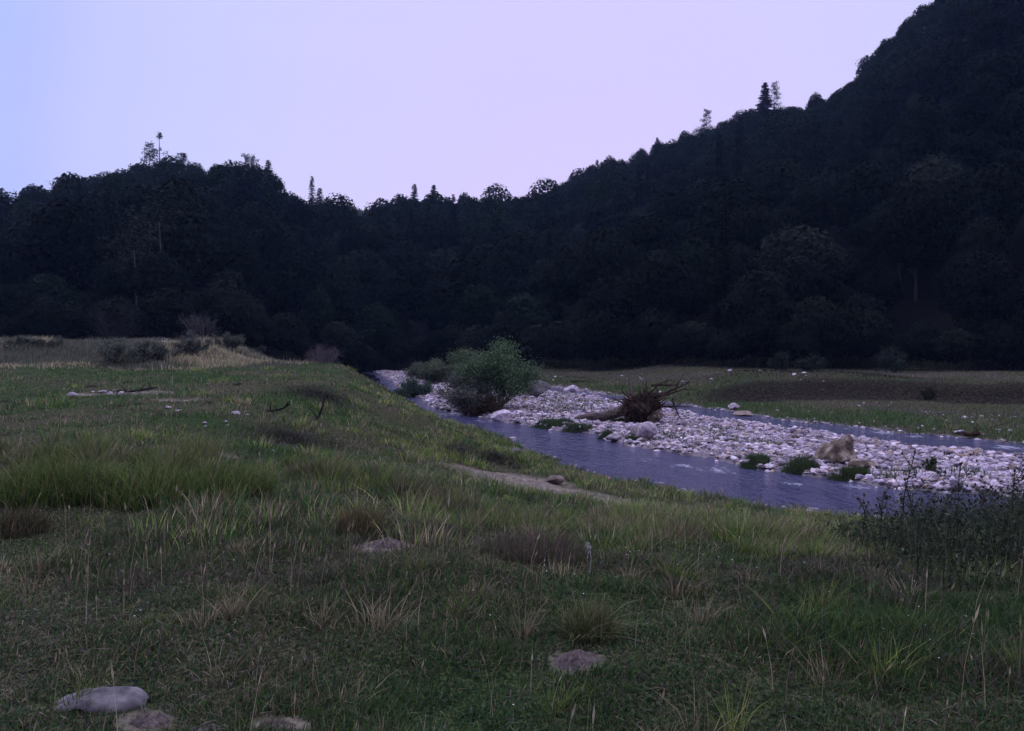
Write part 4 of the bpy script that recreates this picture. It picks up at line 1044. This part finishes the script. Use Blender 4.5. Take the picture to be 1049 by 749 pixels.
for i in range(260):
    a = r.uniform(0, 6.3); c0 = np.array([.25 + math.cos(a) * r.uniform(.3, 1.05), r.uniform(-.75, .3), max(.1, .78 + math.sin(a) * r.uniform(.2, .8))])
    P = curve(c0, np.array([math.cos(a), r.uniform(-1, .2), math.sin(a) * .8]), r.uniform(.25, .8), 5, .45, -.05); tube(mb, P, np.linspace(.016, .004, 6), 4)
mb.build('rootlets', M['wood_dark'], ft)
# upright snag, bare pole beside
mb = MB(); P = np.array([[-.35, -.1, .9], [-.37, -.1, 1.5], [-.40, -.05, 2.1], [-.50, 0, 2.45]]); tube(mb, P, [.09, .075, .06, .03], 6)
tube(mb, [[-.40, -.05, 2.1], [-.36, 0, 2.3], [-.40, .02, 2.55]], [.05, .035, .015], 5); mb.build('broken_branch', M['wood_log'], ft)
mb = MB(); tube(mb, [[.55, 0, 1.3], [.54, 0, 1.8], [.52, 0, 2.25]], [.05, .035, .02], 5); mb.build('broken_branch', M['wood_dark'], ft)

# dead branches on the far flat
def log(px, py, L_, lab, seed, ang=.1):
    r2 = np.random.default_rng(seed); p = ground(px, py); mb = MB(); k = np.linspace(-.5, .5, 7)[:, None]
    P = np.array([[math.cos(ang), math.sin(ang), 0]]) * k * L_ + [0, 0, .1] + r2.normal(0, .04, (7, 3)); tube(mb, P, np.linspace(.1, .04, 7), 7)
    for j in (2, 3, 5): tube(mb, [P[j], P[j] + [r2.normal(0, .3), 0, .25], P[j] + [r2.normal(0, .5), 0, .45]], [.03, .02, .01], 4)
    tag(mb.build('driftwood_log', M['wood_dark'], loc=p), lab, 'log')
log(600, 392, 2.4, 'thin dark driftwood lying on the grey flat beyond the side channel', 1)
log(690, 396, 3.2, 'long dark driftwood beyond the root plate on the far flat', 2, .2)
log(1000, 447, 1.4, 'small rusty driftwood on the far green shore at the right', 3)

# ------------------------------------------------------------------ forest
def crown_mesh(seed, w=9.5, h_=11.0, nl=10000, size=.29):
    r = np.random.default_rng(seed); ncl = 46
    d = r.normal(size=(ncl, 3)); d /= np.linalg.norm(d, axis=1, keepdims=True); d[:, 2] = np.abs(d[:, 2]) * 1.15 - .38
    c0 = d * r.uniform(.48, .82, (ncl, 1)) * [w / 2, w / 2, h_ / 2]; c0[:, 2] += h_ * .52 + 2.0
    cr_ = r.uniform(.15, .36, ncl) * w / 2 * 1.2; tone = r.uniform(.62, 1.45, ncl)
    nb_ = int(nl * .72)
    k = r.integers(0, ncl, nb_); n_ = r.normal(size=(nb_, 3)); n_[:, 2] = n_[:, 2] * .8 + .25; n_ /= np.linalg.norm(n_, axis=1, keepdims=True)
    P = c0[k] + n_ * (cr_[k] * (r.uniform(.80, 1.04, nb_) + .35 * (r.uniform(size=nb_) < .16) * r.uniform(size=nb_)))[:, None] * [1, 1, .72]
    # inner shell that closes the crown
    ni = nl - nb_; m_ = r.normal(size=(ni, 3)); m_ /= np.linalg.norm(m_, axis=1, keepdims=True)
    Pi = m_ * r.uniform(.62, .80, (ni, 1)) * [w / 2, w / 2, h_ / 2] + [0, 0, h_ * .52 + 2.0]
    P = np.concatenate([P, Pi]); n_ = np.concatenate([n_, m_]); tn = np.concatenate([tone[k], np.full(ni, .8)])
    nn = n_ + r.normal(0, .38, (nl, 3)); nn /= np.linalg.norm(nn, axis=1, keepdims=True)
    a = np.cross(nn, r.normal(size=(nl, 3))); a /= np.linalg.norm(a, axis=1, keepdims=True); b_ = np.cross(nn, a)
    L_ = (size * r.uniform(.6, 1.3, nl))[:, None]; L_[nb_:] *= 1.8
    V = np.stack([P - a * L_ * .6, P + b_ * L_ * .45, P + a * L_ * .6, P - b_ * L_ * .45], 1).reshape(-1, 3)
    q_ = np.arange(4 * nl).reshape(-1, 4); o_ = r.permutation(nl); V = V.reshape(-1, 4, 3)[o_].reshape(-1, 3)
    cc = (tn * r.uniform(.75, 1.25, nl))[o_][:, None] * np.ones(3)
    return V, q_, np.repeat(cc, 4, 0), c0
def trunk_mesh(seed, h_, r0, c0=None, mat='bark'):
    r = np.random.default_rng(seed); mb = MB(); k = np.linspace(0, 1, 7)
    P = np.stack([r.normal(0, .12, 7) * k, r.normal(0, .12, 7) * k, -1.2 + (h_ + 1.2) * k], -1); tube(mb, P, r0 * (1 - .75 * k), 7)
    if c0 is not None:
        for c_ in c0[::2]:
            t = r.uniform(.35, .75); p = np.array([np.interp(t, k, P[:, j]) for j in range(3)])
            tube(mb, [p, (p + c_) / 2 + [0, 0, -.3], c_], [r0 * .35, r0 * .22, r0 * .08], 4)
    me = mb.mesh('trunk'); me.materials.append(M[mat]); return me
NV = 9; beech = []
for i in range(NV):
    V, q, C, c0 = crown_mesh(900 + i, w=[9.0, 7.0, 10.0, 8.2][i % 4], h_=[11, 13.5, 10.0, 12, 9.0][i % 5])
    me = make_mesh('crown', V, [q], C); me.materials.append(M['beech_leaf'])
    beech.append((me, trunk_mesh(950 + i, 9.5, .22, c0), (V, q, C)))
def spruce_mesh(seed, h_=16, w=5.2, nl=0):
    r = np.random.default_rng(seed); Vs = []; Cs = []
    z = 1.5
    while z < h_ - .3:
        f = 1 - (z - 1.5) / (h_ - 1.5); L_ = w / 2 * f ** .85 * r.uniform(.8, 1.12) + .12; nb = int(5 + 6 * f)
        for j in range(nb):
            a = r.uniform(0, 6.3); l = L_ * r.uniform(.75, 1.15); u = np.array([math.cos(a), math.sin(a), 0]); s_ = np.array([-u[1], u[0], 0])
            m_ = max(4, int(l / .22))
            for t in np.linspace(.12, 1, m_):
                c_ = u * l * t + np.array([0, 0, z - .30 * l * t ** 1.3 + .10 * l * t ** 3])
                wv = (.16 + .32 * (1 - t)) * l * .55 + .12
                for sg in (-1, 1):
                    e = c_ + s_ * sg * wv + u * .18 + [0, 0, -.22 * wv - .05]
                    Vs += [c_ - u * .13, c_ + u * .20, e + u * .05, e - u * .10]; Cs.append(r.uniform(.7, 1.35))
        z += .20 + .16 * f
    V = np.array(Vs); C = np.repeat(np.array(Cs), 4)[:, None] * np.ones(3)
    return V, np.arange(len(V)).reshape(-1, 4), C
spruce = []
for i in range(4):
    V, q, C = spruce_mesh(700 + i, [16, 18, 14, 17][i], [5.0, 5.6, 4.6, 4.2][i])
    me = make_mesh('crown', V, [q], C); me.materials.append(M['spruce_leaf']); spruce.append((me, trunk_mesh(750 + i, [16, 18, 14, 17][i] - .2, .2), (V, q, C)))

def put_tree(name, crown, trunk, p, s, rz, lab, cat, grp=None):
    e = empty(name, p, rz); e.scale = s
    for nm, me in (('crown', crown), ('trunk', trunk)):
        o = bpy.data.objects.new(nm, me); sc.collection.objects.link(o); o.parent = e
    tag(e, lab, cat, grp); return e
# candidate spots on the slopes (spacing grows a little with distance)
rt = np.random.default_rng(44); cand = []
cells = {}
def try_add(x, y, d):
    k0 = (int(x // 12), int(y // 12))
    for a in (-1, 0, 1):
        for b_ in (-1, 0, 1):
            for (u, v_, dd) in cells.get((k0[0] + a, k0[1] + b_), []):
                if (u - x) ** 2 + (v_ - y) ** 2 < (d) ** 2: return False
    cells.setdefault(k0, []).append((x, y, d)); cand.append((x, y)); return True
for _ in range(60000):
    az_ = rt.uniform(-.72, .74); rr = 60 + 270 * rt.uniform() ** .9
    _, q_ = hill(np.array(az_), np.array(rr))
    if q_ < 0.0 or q_ > 1.10: continue
    try_add(rr * math.sin(az_), rr * math.cos(az_), 4.9 + .004 * rr)
cand = np.array(cand)
# how much of each tree the photographed view can see: slopes face the viewer, so rank by distance
dist = np.hypot(cand[:, 0], cand[:, 1]); order = np.argsort(dist)
cand = cand[order]; dist = dist[order]
print('tree candidates', len(cand))
far_mb = MB(); nbe = 0; nsp = 0
def region(x, y):
    px = 524.5 + F * x / y
    return 0 if px < 340 else (1 if px < 600 else 2)
BL = [('dark broadleaf tree in the wood covering the left hill', 'broadleaf trees on the left hill'),
      ('dark broadleaf tree in the wood filling the valley gap', 'broadleaf trees in the valley gap'),
      ('dark broadleaf tree in the wood on the steep right slope', 'broadleaf trees on the right slope')]
for (x, y), d_ in zip(cand, dist):
    p = onto(x, y); _, q_ = hill(np.array(math.atan2(x, y)), np.array(d_))
    s = rt.uniform(.62, 1.05) if rt.uniform() < .8 else rt.uniform(.95, 1.2); s *= (1.0 if q_ > .06 else .82) * (.92 if x > 30 else 1.0)
    if q_ > .8: s = rt.uniform(.72, .92)
    sx = s * rt.uniform(.9, 1.12); rz = rt.uniform(0, 6.3)
    p[2] -= .3
    spr = rt.uniform() < .07 and q_ < .6
    reg = region(x, y)
    if spr and nsp < 60:
        nsp += 1; c_, t_, _r = spruce[int(rt.integers(4))]
        put_tree('spruce_tree', c_, t_, p, (sx * .9, sx * .9, s * .95), rz, ['dark pointed spruce among the broadleaf trees of the left hill', 'dark pointed spruce among the broadleaf trees of the valley gap', 'dark pointed spruce among the broadleaf trees of the right slope'][reg], 'spruce', ['spruces in the left wood', 'spruces in the valley wood', 'spruces in the right wood'][reg]); continue
    i = int(rt.integers(NV))
    if nbe < 290:
        nbe += 1; c_, t_, _r = beech[i]
        tier = ' low down near its foot' if q_ < .2 else (' halfway up' if q_ < .55 else ' high up near its crest')
        put_tree('broadleaf_tree', c_, t_, p, (sx, sx, s), rz, BL[reg][0] + tier, 'tree', BL[reg][1] + tier)
    else:
        V, q, C = beech[i][2]; keep = slice(0, 3600 * 4)
        V = V[keep]; q = q[:3600]; C = C[keep]
        c_, s_ = math.cos(rz), math.sin(rz); W = V * [sx, sx, s]
        W = np.stack([W[:, 0] * c_ - W[:, 1] * s_, W[:, 0] * s_ + W[:, 1] * c_, W[:, 2]], -1) + p
        far_mb.add(W, [q], C * (rt.uniform(.75, 1.3) * np.array([1, rt.uniform(.95, 1.1), rt.uniform(.9, 1.1)])))
tag(far_mb.build('distant_forest', M['beech_leaf']), 'dense dark wood covering the upper slopes and the ridges behind the nearer trees', 'forest', kind='stuff')

# skyline trees that stand out
def ridge_pt(px, back=0.0):
    az_ = math.atan((px - 524.5) / F); R1 = float(np.interp(px, _r1x, _r1v)) / math.cos(az_) * (1 - back)
    return np.array([R1 * math.sin(az_), R1 * math.cos(az_)])
def sky_tree(px, topy, lab, kind=0, back=0.02, wide=1.0):
    x, y = ridge_pt(px, back); p = onto(x, y); ztop = EYE + (350 - topy) / F * y; H0 = ztop - p[2]
    c_, t_, (V, q, C) = spruce[kind]; h0 = V[:, 2].max(); s = H0 / h0; s2 = s * wide * 1.25
    put_tree('skyline_spruce', c_, t_, p, (s2, s2, s), px * .1, lab, 'spruce')
sky_tree(5, 194, 'small spruce tip on the skyline at the left picture edge', 2)
sky_tree(277, 166, 'dark spruce on the right shoulder of the left hill', 0)
sky_tree(321, 182, 'slim spruce on the skyline where the left hill drops', 3, wide=.8)
sky_tree(329, 194, 'short spruce just right of the slim skyline spruce', 2)
sky_tree(425, 190, 'pointed spruce on the skyline of the valley gap, the left one of two', 0, .06)
sky_tree(445, 191, 'bushier spruce on the skyline of the valley gap, right of its pointed neighbour', 1, .06, 1.3)
sky_tree(672, 143, 'small dark spruce on the lower skyline of the right slope', 2, .02, .8)
sky_tree(781, 88, 'tall black spruce standing clear of the right skyline', 1, .02, 1.25)
# sparse, open-crowned pines (thin tops)
def thin_pine(px, topy, lab, seed, tiers=(1.0, .86), back=.02, bare=False):
    r2 = np.random.default_rng(seed); x, y = ridge_pt(px, back); p = onto(x, y); H0 = EYE + (350 - topy) / F * y - p[2]
    e = empty('thin_pine', p); mb = MB(); tube(mb, [[0, 0, -1], [.1, 0, H0 * .5], [.05, 0, H0]], [.22, .16, .05], 6)
    lf = MB(); C0 = []
    for t in np.linspace(.50, 1.0, 14):
        for j in range(3):
            if bare and .80 < t < .95: continue
            a = r2.uniform(0, 6.3); L_ = (2.6 * (1.05 - t) * 1.7 + .75) * r2.uniform(.5, 1.1)
            if bare and t > .9: L_ = .5
            d = np.array([math.cos(a) * L_, math.sin(a) * L_, .15 * L_]); b0 = np.array([.05, 0, H0 * t]); tube(mb, [b0, b0 + d], [.05, .02], 4); C0 += [b0 + d * .6, b0 + d]
    leaves(lf, np.array(C0), .38, 16, .26, [(.9, .9, .9), (1.2, 1.2, 1.2)], [.5, .5], .5, seed)
    mb.build('trunk', M['bark'], e); lf.build('crown', M['spruce_leaf'], e); tag(e, lab, 'pine')
thin_pine(166, 140, 'tallest thin pine with a tiny tuft on its bare top, crest of the left hill', 1, bare=True)
thin_pine(156, 150, 'thin ragged pine left of the tallest one on the left crest', 2)
thin_pine(189, 160, 'short flat topped pine right of the tallest one on the left crest', 3)
thin_pine(253, 161, 'thin spindly pine on the right part of the left crest', 4)
thin_pine(262, 164, 'second spindly pine just right of the first on the left crest', 5)
thin_pine(790, 89, 'ragged pine leaning beside the tall black spruce on the right skyline', 6)
thin_pine(722, 116, 'small ragged pine left of the tall black spruce on the right skyline', 7)
# pale birch-like trunks seen against the dark wood
def slope_pt(px, frac):
    az_ = math.atan((px - 524.5) / F); R0 = float(np.interp(px, _r0x, _r0v)) / math.cos(az_); R1 = float(np.interp(px, _r1x, _r1v)) / math.cos(az_)
    r_ = R0 + (R1 - R0) * frac; return r_ * math.sin(az_), r_ * math.cos(az_)
edge_cr = []
for i in range(5):
    V, q, C, c0 = crown_mesh(1300 + i, w=5.5, h_=6.5, nl=4500, size=.22); V[:, 2] -= 1.6
    me = make_mesh('crown', V, [q], C); me.materials.append(M['edge_leaf']); edge_cr.append((me, trunk_mesh(1350 + i, 5, .1, c0 - [0, 0, 1.6])))
pale = trunk_mesh(1400, 11, .16, None, 'pale_bark')
for px, py_base, Yd, sc_, lab in [(165, 240, 86, .95, 'pale trunked tree with grey crown halfway up the left hill'), (139, 268, 83, .8, 'pale trunked tree lower on the left hill, left of the other one')]:
    x, y = at_depth(px, Yd); p = onto(x, y); p[2] = max(p[2], EYE + (350 - py_base) / F * Yd - 2)
    p[2] = float(terrain(x, y)); H0 = EYE + (350 - py_base) / F * Yd + 1.2 - p[2]
    e = empty('birch_tree', p); mb = MB(); tube(mb, [[0, 0, -.5], [.2, 0, H0 * .5], [0, 0, H0]], [.13, .10, .05], 6)
    mb.build('trunk', M['birch_bark'], e); lf = MB(); C0 = np.random.default_rng(5).normal(size=(50, 3)) * [1.6, 1.6, 1.8] + [0, 0, H0 + .5]
    leaves(lf, C0, .35, 18, .5, [(.012, .018, .017), (.022, .027, .025)], [.5, .5], .5, 8); lf.build('crown', M['leafcol'], e); tag(e, lab, 'birch')

# young trees and shrubs along the foot of the wood
el_ = []
for px in np.arange(-60, 1120, 17):
    pxx = px + rt.uniform(-8, 8); az_ = math.atan((pxx - 524.5) / F)
    R0 = float(np.interp(pxx, _r0x, _r0v)) / math.cos(az_); r_ = R0 - rt.uniform(0, 5)
    x, y = r_ * math.sin(az_), r_ * math.cos(az_); p = onto(x, y); s = rt.uniform(.5, 1.05)
    c_, t_ = edge_cr[int(rt.integers(5))]; reg = region(x, y)
    put_tree('young_tree', c_, t_, p, (s, s, s * rt.uniform(.8, 1.1)), rt.uniform(0, 6.3),
             ['leafy young tree along the foot of the left wood', 'leafy young tree along the foot of the valley wood', 'leafy young tree along the foot of the right wood'][reg], 'young tree',
             ['young trees at the foot of the left wood', 'young trees at the foot of the valley wood', 'young trees at the foot of the right wood'][reg])
for i, (px, Yd, h_, lab) in enumerate([(800, 57, 1.5, 'dim grey green sapling behind the far berm, leftmost of three'), (834, 57, 1.6, 'dim grey green sapling behind the far berm, the middle one of three'), (916, 58, 2.1, 'dim grey green sapling behind the far bank, rightmost of three')]):
    bush('sapling', 0, 0, h_, 2.0, lab, [(.016, .026, .020), (.024, .034, .026)], [.5, .5], 90 + i, nst=7, nleaf=7, lsize=.2, cat='sapling', at=at_depth(px, Yd))

# ------------------------------------------------------------------ the air of the valley
m = bpy.data.materials.new('haze'); m.use_nodes = True; nt = m.node_tree; nt.nodes.clear()
o_ = nt.nodes.new('ShaderNodeOutputMaterial'); pv = nt.nodes.new('ShaderNodeVolumePrincipled')
pv.inputs['Density'].default_value = HAZE; pv.inputs['Color'].default_value = (.34, .50, 1.0, 1)
nt.links.new(pv.outputs[0], o_.inputs['Volume'])
x0, x1, y0, y1, z0, z1 = -470, 470, -130, 530, -60, 190
zs_ = [float(GZ.min()) - 1.0]
Vb = np.array([(x, y, z) for z in (min(zs_), max(float(GZ.max()) + 30, 60)) for y in (y0, y1) for x in (x0, x1)], float)
fb = np.array([[0, 2, 3, 1], [4, 5, 7, 6], [0, 1, 5, 4], [2, 6, 7, 3], [0, 4, 6, 2], [1, 3, 7, 5]])
ho = link_mesh('haze', make_mesh('haze', Vb, [fb]), m); tag(ho, 'thin blue evening haze filling the whole valley', 'haze', kind='stuff')
